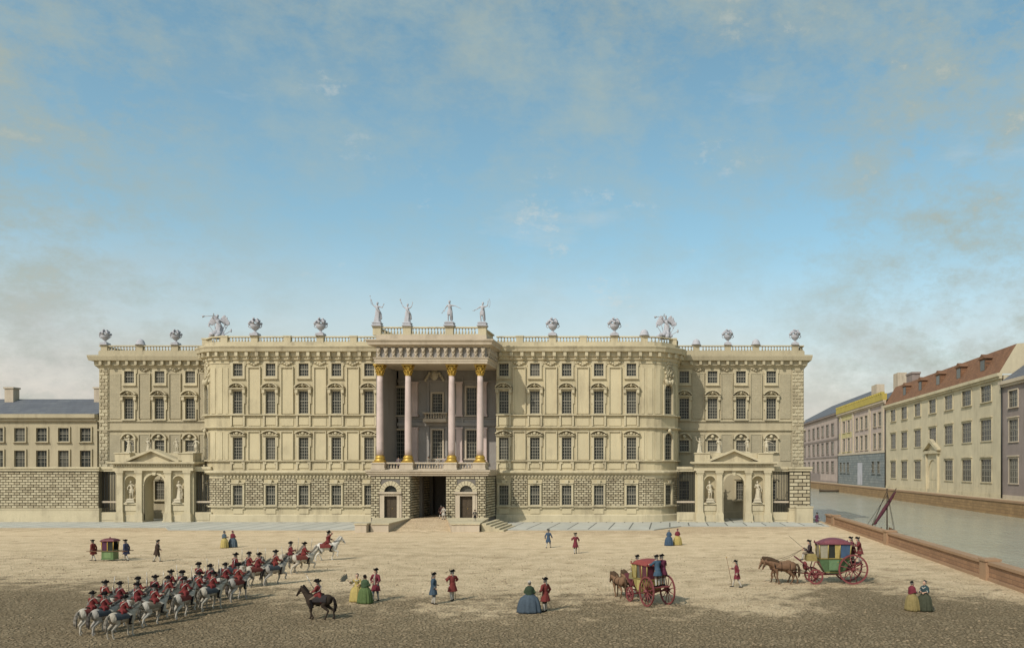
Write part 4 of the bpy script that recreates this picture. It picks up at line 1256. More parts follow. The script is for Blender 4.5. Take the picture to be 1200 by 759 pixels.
ST['reach'] = remesh(statue_mb([((-.33,-.02,1.18),(-.38,-.1,.98)),((.43,-.1,1.34),(.7,-.2,1.2))], .1, False), .022, 2, 'statue')
ST['arms'] = remesh(statue_mb([((-.42,-.05,1.2),(-.62,-.08,1.08)),((.42,-.04,1.45),(.48,-.08,1.72))], -.15, False), .022, 2, 'statue')
ST['nude'] = remesh(statue_mb([((-.35,-.02,1.15),(-.25,-.2,1.0)),((.32,-.05,1.2),(.15,-.22,1.36))], .25, False), .022, 2, 'statue')
ST['robed'] = remesh(statue_mb([((-.3,-.02,1.15),(-.12,-.22,1.25)),((.34,0,1.15),(.36,-.12,.9))], .15), .022, 2, 'statue')
def plinth_mesh():
    m = MB(); m.box(-.42,.42,-.36,.36,0,.1); m.box(-.34,.34,-.3,.3,.1,.24); m.box(-.38,.38,-.33,.33,.24,.3); return m.mesh('plinth')
PLN = plinth_mesh(); PLN.materials.append(None)
def setmat(o, m):
    if o.data.materials[0] is None: o.data.materials[0] = m
    o.material_slots[0].link = 'OBJECT'; o.material_slots[0].material = m
def statue(kind, loc, h, label, mt, group, rz=0, pl=True, attr=None):
    o = link('statue', ST[kind]); s = h/1.85
    o.location = (loc[0], loc[1], loc[2] + (.3*s if pl else .05)); o.scale = (s,)*3; o.rotation_euler = (0,0,rz)
    setmat(o, M[mt]); tag(o, label, 'statue', group)
    if pl:
        p = link('plinth', PLN, o); p.location = (0,0,-.3); setmat(p, M[mt])
    if attr:
        a = MB(); attr(a); q = a.build('attribute', M[mt], o)
    return o
zt = 27.36
def staff(m): m.tube((-.5,-.07,1.55), (-.6,-.07,2.25), .018, .014, 6); m.ball((-.6,-.07,2.28), .045)
def torch(m): m.tube((-.53,-.05,1.75), (-.62,-.05,2.05), .02, .035, 6); m.ball((-.64,-.05,2.12), (.06,.06,.1))
def baton(m): m.tube((.62,-.17,1.24), (.98,-.28,1.06), .022, .018, 6); m.tube((-.4,-.12,1.0), (-.66,.1,.75), .02, .02, 6)
def bowf(m):
    P = [V3((.5+.16*cos(a), -.1, 1.68+.42*sin(a))) for a in [(-1.2+.3*i) for i in range(9)]]
    m.path(P, .018, 6); m.tube(P[0], P[-1], .006, .006, 4); m.tube((-.6,-.1,1.1), (-.85,-.12,.98), .016, .016, 6)
statue('raised', (pedx[0], yb, zt), 3.0, 'grey rooftop statue holding a staff aloft at the left end of the portico', 'statue', 'statues on the portico balustrade', attr=staff)
statue('bothup', (pedx[1], yb, zt), 2.8, 'grey rooftop statue with both arms raised, second from left on the portico', 'statue', 'statues on the portico balustrade', attr=torch)
statue('reach', (pedx[2], yb, zt), 3.2, 'grey rooftop statue stretching a baton out to the right on the portico', 'statue', 'statues on the portico balustrade', attr=baton)
statue('arms', (pedx[3], yb, zt), 3.0, 'grey rooftop statue lifting a bow at the right end of the portico', 'statue', 'statues on the portico balustrade', attr=bowf)
for gx, nm in ((GL, 'left'), (GR, 'right')):
    for k, (dx, kd, rz) in enumerate(((-4.9,'raised',.3),(-2.1,'robed',-.2),(2.1,'nude',.2),(4.9,'reach',-.3))):
        ordn = ('outermost left', 'second from left', 'second from right', 'outermost right')[k]
        if nm == 'left': dx, = (dx+.2,)
        statue(kd, (gx+dx, D0+1.5, 10.1), 2.2, f'pale stone figure {ordn} on top of the {nm} forecourt gate', 'lightstone', 'figures standing on the forecourt gates', rz, False)
    for k, (dx, kd, rz) in enumerate(((-3.45, 'nude', .15), (3.45, 'robed', -.15))):
        statue(kd, (gx+dx, D0+.1, 2.92), 2.75, f'pale statue in the {("left","right")[k]} niche of the {nm} forecourt gate', 'lightstone', 'statues in the gate niches', rz)
# trophies with trumpeting figures at the rounded corners
def trophy_mb():
    b = statue_mb([((-.35,-.1,1.5),(-.2,-.3,1.72)),((.42,-.02,1.2),(.5,.0,.9))], .2)
    r = random.Random(5)
    for k in range(26):
        a = r.uniform(0, 2*PI); q = r.uniform(.15,.62)
        b.ball((q*cos(a), q*sin(a)*.7, r.uniform(.05,.5)*(1.1-q)), (r.uniform(.08,.2), r.uniform(.08,.18), r.uniform(.08,.22)), 7, 5, Matrix.Rotation(r.uniform(-1,1),3,'Y'))
    for x, y, z in ((-.7,.1,1.0),(.75,.1,1.15),(.55,.2,1.5),(-.45,.25,1.55),(.9,.1,.6)):
        b.tube((x*.3,.1,.2), (x,y,z), .035, .03, 6); b.ball((x,y,z), (.07,.05,.16), 7, 5)
    for sg in (-1, 1):      # wings
        for k in range(4): b.ball((sg*(.28+.1*k), .2, 1.5-.12*k), (.16,.05,.34-.04*k), 7, 5, Matrix.Rotation(sg*(.5+.2*k), 3, 'Y'))
    return b
ST['trophy'] = remesh(trophy_mb(), .026, 1, 'statue')
def trumpet(m):
    m.tube((-.08,-.25,1.66), (-.75,-.5,1.55), .02, .03, 6); m.tube((-.75,-.5,1.55), (-.9,-.56,1.52), .03, .1, 8)
for x, y, lab, mir in ((XL0-1.9, D0+2.0, 'grey winged trumpeter on a heap of trophies at the palace\'s rounded left corner', 1),
                  (XR1+2.9, D0+2.5, 'grey winged trumpeter on a heap of trophies at the palace\'s rounded right corner', 1)):
    o = statue('trophy', (x, y, 26.9), 3.6, lab, 'statue', 'corner trophies', .1, False, trumpet)
# urns
def urn_meshes():
    u, f, h = MB(), MB(), MB()
    u.lathe([(.42,0),(.42,.08),(.3,.14),(.16,.26),(.13,.36),(.2,.44),(.42,.62),(.58,.86),(.62,1.05),(.56,1.12),(.66,1.18),(.66,1.24),(.4,1.24)], n=16)
    r = random.Random(2)
    for k in range(46):
        a = r.uniform(0, 2*PI); t = r.uniform(0, 1); q = .75*math.sqrt(t)
        f.ball((q*cos(a), q*sin(a), 1.3+.75*(1-t)*r.uniform(.4,1)), r.uniform(.09,.19), 6, 5)
    for sg in (-1, 1):
        pts = [(sg*(.6+.26*sin(PI*i/6)), 0, .72+.5*i/6) for i in range(7)]; h.path(pts, .05, 6)
    b = MB(); b.box(-.5,.5,-.5,.5,-.22,.0); b.box(-.56,.56,-.56,.56,-.3,-.2)
    return [x.mesh(n) for x, n in ((u,'urn'),(f,'flowers'),(h,'handles'),(b,'foot'))]
UR = urn_meshes()
for me in UR: me.materials.append(M['statue'])
def urn(loc, s, label):
    o = link('urn', UR[0]); o.location = (loc[0], loc[1], loc[2]+.3*s); o.scale = (s,)*3; tag(o, label, 'urn', 'flower urns on the palace roof')
    for me in UR[1:]: link(me.name, me, o)
for i, (p, lab) in enumerate(((298,'grey flower urn on the roof balustrade, left of the portico and nearer the left corner'),(375,'grey flower urn on the roof balustrade just left of the portico'),
              (647.5,'grey flower urn on the roof balustrade just right of the portico'),(720,'grey flower urn on the roof balustrade near the right rounded corner'))):
    urn((PX(p, D0), D0+.25, 27.0), 1.12, lab)
for p, lab in ((122,'grey flower urn on the roof at the far left end of the palace'),(205,'grey flower urn on the left wing roof beside the left corner trophy'),
          (853,'grey flower urn midway along the right wing roof'),(932,'grey flower urn on the roof at the canal end of the palace')):
    urn((PX(p, DW), DW+.25, 26.9), 1.05, lab)
def finial(loc, label):
    o = empty('finial', loc, False); tag(o, label, 'finial', 'small domed finials on the wing roofs')
    m = MB(); m.lathe([(.75,0),(.75,.1),(.62,.16),(.6,.4),(.45,.72),(.2,.9),(.02,.95)], n=14); m.build('dome', M['statue'], o)
    m = MB(); m.box(-.7,.7,-.4,.4,-.06,.0); m.build('foot', M['statue'], o)
for p, lab in ((163.5,'small grey domed finial on the left wing roof between two urns'),(816,'small grey domed finial on the right wing roof beside the corner trophy'),(886,'small grey domed finial on the right wing roof between two urns')):
    finial((PX(p, DW), DW+.25, 26.92), lab)
finial((PX(755, D0), D0+.25, 27.02), 'small grey domed finial above the right end of the main palace front')

# ------------------------------------------------------------------ people
SKIN = plain('skin', (.52,.32,.22), .6, .15, 8, .05); BLACK = cloth((.018,.016,.016)); WHITE = cloth((.5,.45,.36)); GREYWIG = cloth((.3,.27,.22))
EYE = plain('eye', (.02,.015,.01), .3, 0, 5, 0)
LEATHER = cloth((.05,.03,.02)); STEEL = plain('steel', (.4,.4,.38), .35, .2, 4, .1, .8); WOOD = plain('stained_wood', (.16,.09,.045), .6, .4, 6, .2)
def man(P, kind='coat', hat='tricorn', skirt=True, boots=False, hatscale=1.0, coatlen=.55):
    """returns list of (part name, mesh, colour key)"""
    out = [('body', remesh(body_mb(P), .0125, 1, 'person'), 'skin')]
    hip, ch, nk, hd = [V3(P[k]) for k in ('hip', 'chest', 'neck', 'head')]
    r = V3(P.get('right', (1,0,0))); sw = .19
    c = MB()
    c.chain([(hip+V3((0,0,.04)), .158), ((hip+ch)/2, .148), (ch, .168), (ch*.4+nk*.6, .1)], 14)
    c.chain([(ch-r*sw+V3((0,0,.085)), .088), (ch+V3((0,0,.1)), .11), (ch+r*sw+V3((0,0,.085)), .088)], 10)
    for sg, (el, wr) in zip((-1, 1), P['arms']):
        sh = ch + r*sg*sw + V3((0,0,.085)); el = V3(el); wr = V3(wr)
        w2 = el + (wr-el)*.86
        c.chain([(sh, .084), (el, .066), (el+(wr-el)*.55, .058), (w2, .068)], 10)
    if skirt == 'ride':
        for sg in (-1, 1):
            kn = V3(P['legs'][0 if sg < 0 else 1][0])
            c.chain([(hip+r*sg*.12, .15), (hip*.55+kn*.45+V3((0,.02,0)), .125), (hip*.3+kn*.7+V3((0,.04,-.02)), .09)], 10)
            c.chain([(hip+V3((sg*.12,.12,.0)), .12), (hip+V3((sg*.2,.26,-.2)), .1), (hip+V3((sg*.24,.3,-.42)), .07)], 8)
    elif skirt:
        L = hip.z - coatlen
        c.lathe([(.155,.1),(.165,0),(.21,-L*.45),(.25,-L)][::-1], tuple(hip+V3((0,.015,0))), 20, 1.12, .98, True, .07, 7)
    out.append(('coat', remesh(c, .019, 2, 'coat'), 'coat'))
    b = MB(); SS = []
    for i, sg in enumerate((-1, 1)):
        kn, an = V3(P['legs'][i][0]), V3(P['legs'][i][1]); h = hip + r*sg*.095 + V3((0,0,-.03))
        td = V3(P['toes'][i]) if 'toes' in P else V3(P.get('toe', (0,-1,0)))
        b.chain([(h, .112), (h*.45+kn*.55, .094), (kn, .073), (kn*.88+an*.12, .07)], 10)
        s = MB(); sh = MB(); SS.append((s, sh))
        if boots:
            s.chain([(kn*.95+an*.05, .078), (kn*.6+an*.4, .07), (an, .052)], 10)
        else:
            s.chain([(kn*.9+an*.1, .062), (kn*.66+an*.34, .065), (an, .045)], 10)
        sh.chain([(an+V3((0,0,-.03))-td*.035, .048), (an+V3((0,0,-.05))+td*.09, .043), (an+V3((0,0,-.058))+td*.18, .032)], 8)
        sh.ball(an+V3((0,0,-.02))+td*.05, (.03,.02,.03), 6, 5)
    b.chain([(hip, .14), (hip+V3((0,0,.08)), .13)], 10)
    out.append(('breeches', remesh(b, .02, 1, 'breeches'), 'breeches'))
    for s, sh in SS:
        out.append(('boot' if boots else 'stocking', remesh(s, .016, 1, 'stocking'), 'stockings'))
        out.append(('shoe', remesh(sh, .014, 1, 'shoe'), 'shoes'))
    f = V3(P.get('face', (0,-1,0))).normalized(); rr = f.cross(V3((0,0,1))).normalized()
    w = MB()
    w.ball(hd-f*.03+V3((0,0,.035)), (.096,.1,.1), 12, 8)
    for sg in (-1, 1): w.ball(hd+rr*sg*.088-f*.02-V3((0,0,.02)), (.028,.045,.045), 8, 6)
    w.chain([(hd-f*.1-V3((0,0,.04)), .045), (hd-f*.125-V3((0,0,.14)), .03), (hd-f*.13-V3((0,0,.24)), .016)], 8)
    out.append(('hair', w.mesh('hair'), 'hair'))
    e = MB(); eyes_mesh(e, hd, f); out.append(('eyes', e.mesh('eyes'), 'eyes'))
    for (el, wr) in P['arms']:
        cu = MB(); el = V3(el); wr = V3(wr); cu.tube(el+(wr-el)*.72, el+(wr-el)*.9, .07, .076, 10); out.append(('cuff', cu.mesh('cuff'), 'cuff'))
    wc = MB(); wc.chain([(nk*.5+ch*.5+f*.095, .05), (ch+f*.135, .062), ((hip+ch)/2+f*.118, .062), (hip+f*.13+V3((0,0,.02)), .055)], 8)
    out.append(('waistcoat', remesh(wc, .02, 1, 'waistcoat'), 'waistcoat'))
    if boots:
        cb = MB(); pts = [(-.17,.02,.17),(-.1,-.13,.1),(0,-.178,-.02),(.1,-.165,-.14),(.165,-.02,-.22),(.1,.14,-.12),(0,.172,.0),(-.1,.15,.1),(-.17,.02,.17)]
        cb.path([ch+V3(q) for q in pts], .026, 6); out.append(('crossbelt', cb.mesh('crossbelt'), 'white'))
    k = MB(); k.ball(hd+f*.06-V3((0,0,.15)), (.045,.04,.07), 8, 6); out.append(('cravat', k.mesh('cravat'), 'white'))
    if hat:
        t = MB(); hs = hatscale; top = hd+V3((0,0,.075))-f*.015
        t.lathe([(.098*hs,0),(.1*hs,.05),(.08*hs,.1*hs),(.03,.115*hs)], tuple(top), 14)
        n = 24; ri, ro, ru = [], [], []
        a0 = math.atan2(f.y, f.x)
        for j in range(n):
            a = 2*PI*j/n; tri = .5-.5*cos(3*a)      # corner to the front and to both sides behind
            R_ = (.19-.055*tri)*hs; zz = .03+.105*tri*hs
            ca, sa = cos(a+a0), sin(a+a0)
            ri.append(top+V3((.096*hs*ca, .096*hs*sa, .0))); ro.append(top+V3((R_*ca, R_*sa, zz))); ru.append(top+V3(((R_-.012)*ca, (R_-.012)*sa, zz+.014)))
        r2 = [p+V3((0,0,.03)) for p in ri]
        t.rings([ri, ro, ru, r2], False, True)
        if hat == 'plume':
            for q in range(5): t.ball(top+V3((0,0,.12*hs))+rr*(.1-.05*q)+f*.02*q, (.05,.05,.06), 7, 5)
        out.append(('hat', t.mesh('hat'), 'hat'))
    return out

def lady(arms, shawl=True, cap='cap', sx=1.2, face=(0,-1,0), R=.37):
    P = dict(hip=(0,0,.9), chest=(0,-.01,1.2), neck=(0,0,1.4), head=(0,-.015,1.52), arms=arms, face=face, sw=.155,
             legs=[((-.1,0,.48),(-.1,.02,.08)),((.1,-.03,.48),(.1,0,.08))])
    out = [('body', remesh(body_mb(P, True), .0125, 1, 'person'), 'skin')]
    s = MB(); n = 96; rs = []
    prof = [(R*1.0,.02),(R*.99,.12),(R*.95,.35),(R*.88,.58),(R*.76,.78),(R*.55,.9),(.17,.985),(.115,1.05)]
    for k, (r, z) in enumerate(prof):
        q = 1-k/(len(prof)-1); ring = []
        for j in range(n):
            a = 2*PI*j/n; rr = r*(1+.09*q*sin(9*a+1.7*sin(3*a)+.18*k)+.06*q*sin(17*a+.9*sin(2*a)))
            ring.append((rr*cos(a)*(1+(sx-1)*min(1,q*2.2)), rr*sin(a)*.95, z))
        rs.append(ring)
    s.rings(rs, True, True); out.append(('skirt', s.mesh('skirt'), 'skirt'))
    b = MB(); ch = V3(P['chest'])
    b.chain([((0,0,1.0),.118), ((0,-.01,1.1),.122), ((0,-.02,1.22),.148), ((0,0,1.3),.11)], 12)
    for sg in (-1, 1): b.ball((sg*.065,-.1,1.21), (.07,.06,.065), 8, 6)
    for sg, (el, wr) in zip((-1, 1), arms):
        sh = ch+V3((sg*.155,0,.09)); el = V3(el); wr = V3(wr)
        b.chain([(sh,.075),(el,.062),(el+(wr-el)*.3,.075)], 10)
    out.append(('bodice', remesh(b, .018, 2, 'bodice'), 'bodice'))
    for el, wr in arms:
        el = V3(el); wr = V3(wr); rf = MB(); rf.tube(el+(wr-el)*.22, el+(wr-el)*.42, .062, .1, 10); out.append(('ruffle', rf.mesh('ruffle'), 'white'))
    kf = MB(); kf.chain([((-.09,-.1,1.3),.035),((0,-.15,1.24),.035),((.09,-.1,1.3),.035)], 8); out.append(('neckerchief', kf.mesh('neckerchief'), 'white'))
    if shawl:
        c = MB(); rs = []
        for k, (r, z) in enumerate([(.215,.99),(.21,1.05),(.21,1.14),(.215,1.23),(.19,1.32),(.1,1.39),(.072,1.42)]):
            rs.append([(r*cos(2*PI*j/28)*1.12*(1+.05*sin(7*2*PI*j/28)*(1-k/7)), r*.86*sin(2*PI*j/28)*(1+.05*sin(7*2*PI*j/28)*(1-k/7))+.02, z+(.05*cos(2*PI*j/28*2) if k < 2 else 0)) for j in range(28)])
        c.rings(rs, False, True); out.append(('shawl', c.mesh('shawl'), 'shawl'))
    f = V3(face).normalized(); hd = V3(P['head'])
    h = MB(); h.ball(hd-f*.03+V3((0,0,.03)), (.093,.1,.108), 12, 8); h.ball(hd-f*.1+V3((0,0,.07)), (.055,.05,.06), 8, 6)
    out.append(('hair', h.mesh('hair'), 'hair'))
    e = MB(); eyes_mesh(e, hd, f); out.append(('eyes', e.mesh('eyes'), 'eyes'))
    if cap:
        c = MB(); c.ball(hd-f*.05+V3((0,0,.085)), (.1,.1,.065), 12, 8); c.ball(hd-f*.02+V3((0,0,.13)), (.05,.05,.05), 8, 6)
        out.append(('cap', c.mesh('cap'), 'cap'))
    return out

def standP(arms, stride=.06, lean=0., grip=(False,False)):
    return dict(hip=(0,0,.9), chest=(0,-lean*.5,1.28), neck=(0,-lean*.8,1.47), head=(0,-lean-.02,1.6), arms=arms, grip=grip,
                legs=[((-.11,-.03-stride*.5,.49),(-.12,-stride,.075)),((.11,-.02+stride*.35,.49),(.12,stride+.02,.075))])
def sitP(arms, z=.5, grip=(True,True)):
    return dict(hip=(0,0,z), chest=(0,-.02,z+.4), neck=(0,-.03,z+.58), head=(0,-.06,z+.72), arms=arms, grip=grip,
                legs=[((-.14,-.42,z-.02),(-.14,-.48,z-.42)),((.14,-.44,z),(.14,-.56,z-.4))])
ZR = 1.52      # a rider's seat height on an unscaled horse
def rideP(arms, grip=(True,True)):
    z = ZR
    return dict(hip=(0,.0,z), chest=(0,-.02,z+.38), neck=(0,-.03,z+.57), head=(0,-.06,z+.7), arms=arms, grip=grip, toe=(0,-1,0),
                legs=[((-.33,-.3,z-.26),(-.36,-.16,z-.7)),((.33,-.3,z-.26),(.36,-.16,z-.7))])
A = {}
A['stand'] = man(standP([((-.3,.06,1.14),(-.34,-.12,.95)),((.33,.05,1.15),(.2,-.16,1.08))]))
A['akimbo'] = man(standP([((-.36,.08,1.16),(-.18,-.1,1.02)),((.31,-.1,1.15),(.3,-.34,1.02))], .08, grip=(False,True)))
A['walk'] = man(standP([((-.28,-.1,1.14),(-.26,-.3,.98)),((.28,.14,1.14),(.3,.08,.9))], .24, .05))
A['cane'] = man(standP([((-.34,-.08,1.2),(-.4,-.36,1.1)),((.34,.08,1.2),(.3,-.1,1.3))], .16, .02, (True,False)))
A['staffman'] = man(standP([((-.3,-.14,1.18),(-.28,-.38,1.2)),((.3,.14,1.14),(.32,.06,.92))], .3, .06, (True,False)), hat='cap')
A['carry'] = man(standP([((-.31,.03,1.12),(-.34,.0,.86)),((.31,.03,1.12),(.34,.0,.86))], .24, .08, (True,True)))
A['cling'] = man(standP([((-.3,-.2,1.22),(-.22,-.46,1.2)),((.3,-.2,1.22),(.22,-.46,1.2))], .03, .14, (True,True)), coatlen=.62)
A['coachman'] = man(sitP([((-.32,-.12,.68),(-.3,-.38,.82)),((.3,-.14,.68),(.12,-.4,.72))]), skirt='ride')
A['rider'] = man(rideP([((-.33,-.08,ZR+.24),(-.28,-.34,ZR+.22)),((.3,-.1,ZR+.24),(.1,-.34,ZR+.18))]), skirt='ride', boots=True, hat='plume', hatscale=1.3)
A['rider2'] = man(dict(rideP([((-.34,-.02,ZR+.22),(-.3,-.3,ZR+.3)),((.32,-.06,ZR+.22),(.14,-.33,ZR+.2))]), face=(.45,-.9,0), chest=(.02,.02,ZR+.38), head=(.03,-.03,ZR+.7)), skirt='ride', boots=True, hat='plume', hatscale=1.22)
A['rider3'] = man(dict(rideP([((-.32,-.1,ZR+.22),(-.26,-.36,ZR+.2)),((.29,-.12,ZR+.22),(.08,-.36,ZR+.16))]), face=(-.3,-.95,0), chest=(-.02,-.06,ZR+.375), head=(-.03,-.13,ZR+.69)), skirt='ride', boots=True, hat='plume', hatscale=1.28)
A['leader'] = man(rideP([((-.42,-.12,ZR+.5),(-.52,-.3,ZR+.78)),((.3,-.1,ZR+.24),(.1,-.34,ZR+.18))]), skirt='ride', boots=True, hat='plume', hatscale=1.25)
A['lady'] = lady([((-.25,-.02,1.08),(-.1,-.22,1.05)),((.25,-.02,1.08),(.1,-.22,1.03))], True)
A['lady_bare'] = lady([((-.3,-.02,1.1),(-.33,-.26,1.2)),((.25,-.02,1.08),(.12,-.22,1.0))], False)
A['lady_wide'] = lady([((-.27,.0,1.08),(-.16,-.2,1.02)),((.27,0,1.08),(.16,-.2,1.02))], True, 'cap', 1.36, R=.46)
for arch in A.values():
    for _, me, _k in arch:
        if not me.materials: me.materials.append(None)
DEF = dict(skin=SKIN, coat=cloth((.3,.04,.04)), breeches=cloth((.28,.2,.13)), stockings=WHITE, shoes=BLACK, hair=GREYWIG, hat=BLACK, white=WHITE, eyes=EYE,
           cuff=cloth((.35,.27,.2)), waistcoat=cloth((.42,.36,.25)), skirt=cloth((.4,.3,.05)), bodice=cloth((.05,.12,.2)), shawl=cloth((.3,.03,.05)), cap=WHITE)
PR = random.Random(4)
def person(kind, loc, rz, label, s=1.0, group=None, **cols):
    arch = A[kind]; o = None
    for nm, me, key in arch:
        c = cols.get(key, DEF[key]); c = cloth(c) if isinstance(c, tuple) else c
        q = link('person' if o is None else nm, me, o); setmat(q, c)
        if o is None:
            o = q; o.location = loc; o.rotation_euler = (0,0,rz); o.scale = (s*PR.uniform(.95,1.06), s*PR.uniform(.95,1.05), s*PR.uniform(.98,1.03)); tag(o, label, 'person', group)
    return o

# ------------------------------------------------------------------ horses
def horse_meshes(pose, headdown=0.0):
    b = MB()
    b.chain([((0,-.5,1.2),.27),((0,-.25,1.16),.3),((0,.1,1.15),.31),((0,.4,1.2),.29)], 14)
    b.ball((0,.56,1.24), (.27,.34,.29), 14, 10); b.ball((0,-.58,1.16), (.22,.2,.28), 12, 8)
    for sg in (-1,1): b.ball((sg*.14,.6,1.16), (.15,.25,.28), 10, 8); b.ball((sg*.14,-.5,1.1), (.13,.2,.27), 10, 8)
    hd = headdown
    n0, n1, n2 = V3((0,-.6,1.32)), V3((0,-.86-.1*hd,1.62-.22*hd)), V3((0,-1.02-.25*hd,1.86-.5*hd))
    tk = .05 if hd > .4 else 0
    b.chain([(V3((0,-.45,1.3)),.24+tk*.5),(n0,.225+tk),(n1,.155+tk*1.2),(n2,.11+tk*.7)], 12)
    h1 = n2+V3((0,-.2+tk*1.4,-.2-tk)); h2 = n2+V3((0,-.33+tk*2.2,-.4-tk*1.4))
    b.chain([(n2+V3((0,-.02,.02)),.105),(h1,.085),(h2,.062),(h2+V3((0,-.02,-.04)),.055)], 12)
    b.ball(n2+V3((0,-.03,-.1)), (.075,.13,.12), 10, 8)
    for sg in (-1,1):
        b.tube(n2+V3((sg*.055,.02,.07)), n2+V3((sg*.075,.0,.23)), .035, .008, 8)
        b.ball(h2+V3((sg*.035,-.04,-.02)), .02, 6, 5); b.ball(n2+V3((sg*.075,-.09,-.03)), .028, 6, 5)
    front = {'walk': [((-.03,.0),( -.06,-.04)),((.1,.0),(.26,.0))], 'trot': [((-.28,.12),(-.2,.34)),((.06,0),(.2,0))], 'stand': [((0,0),(0,0)),((.03,0),(.03,0))]}[pose]
    hind = {'walk': [((.08,0),(.2,0)),((-.08,0),(-.18,0))], 'trot': [((.1,0),(.28,.03)),((-.1,0),(-.22,0))], 'stand': [((0,0),(0,0)),((.06,0),(.08,0))]}[pose]
    for sg, ((ky,kz),(fy,fz)) in zip((-1,1), front):
        x = sg*.16; kn = V3((x,-.52+ky,.5+kz)); ft = V3((x,-.5+fy,.13+fz))
        b.chain([((x*.9,-.5,1.0),.15),((x,-.46,.84),.105),(kn+V3((0,.02,.14)),.07),(kn,.062),(kn*.5+ft*.5,.044),(ft,.048)], 10)
        b.tube(ft, ft+V3((0,-.05,-.08)), .045, .06, 10); b.tube(ft+V3((0,-.05,-.07)), ft+V3((0,-.06,-.13)), .062, .072, 10)
    for sg, ((ky,kz),(fy,fz)) in zip((-1,1), hind):
        x = sg*.16; st = V3((x,.42+ky*.4,.84)); hk = V3((x,.8+ky,.53+kz)); ft = V3((x,.74+fy,.13+fz))
        b.chain([((x*.9,.58,1.14),.19),(st,.135),(hk*.35+st*.65,.1),(hk,.062),(hk*.5+ft*.5,.05),(ft,.048)], 10)
        b.tube(ft, ft+V3((0,-.05,-.08)), .045, .06, 10); b.tube(ft+V3((0,-.05,-.07)), ft+V3((0,-.06,-.13)), .062, .072, 10)
    body = remesh(b, .022, 2, 'horse')
    m = MB()
    for i in range(14):
        t = i/13; p = n0*(1-t)+n2*t if t > .5 else n0*(1-t)+n1*t*1+n2*0+V3((0,0,0))*0
        q = n0.lerp(n1, t*2) if t < .5 else n1.lerp(n2, t*2-1)
        m.ball(q+V3(((.03+tk*1.6)*(-1)**i, .17-.07*t, .12-.01*t+tk)), (.05+tk*.8,.085+tk,.12+tk*1.2), 7, 5, Matrix.Rotation(.5,3,'X'))
    m.ball(n2+V3((0,-.06,.1)), (.045,.08,.06), 7, 5)
    tl = MB()
    pts = [(0,.82,1.36),(0,.97,1.3),(0,1.06,1.1),(0,1.08,.85),(0,1.05,.6),(0,1.04,.45)]
    tl.chain(list(zip(pts, (.05,.07,.085,.09,.07,.03))), 9)
    tl.chain([((.04,1.0,1.2),.05),((.07,1.1,.9),.06),((.06,1.1,.55),.03)], 7); tl.chain([((-.04,1.0,1.2),.05),((-.06,1.12,.85),.06),((-.05,1.08,.5),.025)], 7)
    br = MB()
    def loop(c, ax, r, n=14, tr=.012):
        d = V3(ax).normalized(); q = d.to_track_quat('Z','Y').to_matrix()
        P = [V3(c)+q@V3((r*cos(2*PI*i/n), r*sin(2*PI*i/n), 0)) for i in range(n+1)]; br.path(P, tr, 5)
    loop(n2*.3+h2*.7, h2-n2, .082); loop(n2+V3((0,-.05,-.04)), (0,-.75,-.4), .118)
    for sg in (-1,1):
        br.tube(h2+V3((sg*.06,.02,.05)), n2+V3((sg*.1,-.03,.0)), .012, .012, 5)
    reins = MB()
    for sg in (-1,1): br.path([h2+V3((sg*.062,.03,.03)), n1+V3((sg*.17,-.06,.02)), (sg*.12,-.36,1.62)], .011, 5)
    e = MB()
    for sg in (-1,1): e.ball(n2+V3((sg*.088,-.1,-.03)), (.016,.024,.02), 7, 5)
    return [('horse', body, 'coat'), ('mane', m.mesh('mane'), 'mane'), ('tail', tl.mesh('tail'), 'mane'), ('bridle', br.mesh('bridle'), 'leather'), ('eyes', e.mesh('eyes'), 'eyes')]
def saddle_meshes():
    s, c = MB(), MB()
    s.ball((0,.02,1.44), (.2,.3,.06), 12, 6); s.ball((0,-.22,1.5), (.1,.06,.09), 8, 6); s.ball((0,.3,1.5), (.19,.06,.09), 8, 6)
    for sg in (-1,1):
        s.path([(sg*.29,-.12,1.36),(sg*.36,-.14,1.0),(sg*.36,-.15,.84)], .014, 5); s.tube((sg*.3,-.15,.8),(sg*.43,-.15,.8),.014,.014,5)
    rs = []
    for i in range(15):
        a = -1.75+3.5*i/14
        rs.append([(.335*sin(a), y, 1.15+.335*cos(a)*1.0) for y in (-.26,.0,.3,.66)])
    c.rings(rs, False, True, False)
    rs = [[(p[0]*1.05, p[1], 1.15+(p[2]-1.15)*1.05) for p in r] for r in rs]
    c.rings(rs, False, True, False)
    return [('saddle', s.mesh('saddle'), 'leather'), ('saddle_cloth', c.mesh('saddle_cloth'), 'cloth')]
def harness_mesh():
    h = MB()
    for i in range(18):
        a, b = 2*PI*i/18, 2*PI*(i+1)/18
        h.tube((.25*cos(a),-.58-.1*sin(a),1.2+.36*sin(a)), (.25*cos(b),-.58-.1*sin(b),1.2+.36*sin(b)), .05, .05, 6)
    for y, r in ((-.15,.325),(.42,.315)):
        P = [(r*sin(2*PI*i/16), y, 1.15+r*cos(2*PI*i/16)) for i in range(17)]; h.path(P, .018, 5)
    for sg in (-1,1): h.path([(sg*.27,-.55,1.1),(sg*.34,.0,1.02),(sg*.34,.5,1.0),(sg*.3,1.5,.85)], .018, 5)
    return [('harness', h.mesh('harness'), 'leather')]
SAD, HAR = saddle_meshes(), harness_mesh()
HS = {'walk': horse_meshes('walk'), 'trot': horse_meshes('trot'), 'stand': horse_meshes('stand', .25), 'low': horse_meshes('walk', .38), 'high': horse_meshes('trot', -.12), 'draught': horse_meshes('walk', .8), 'draught2': horse_meshes('trot', .65)}
for L in list(HS.values())+[SAD, HAR]:
    for _, me, _k in L:
        if not me.materials: me.materials.append(None)
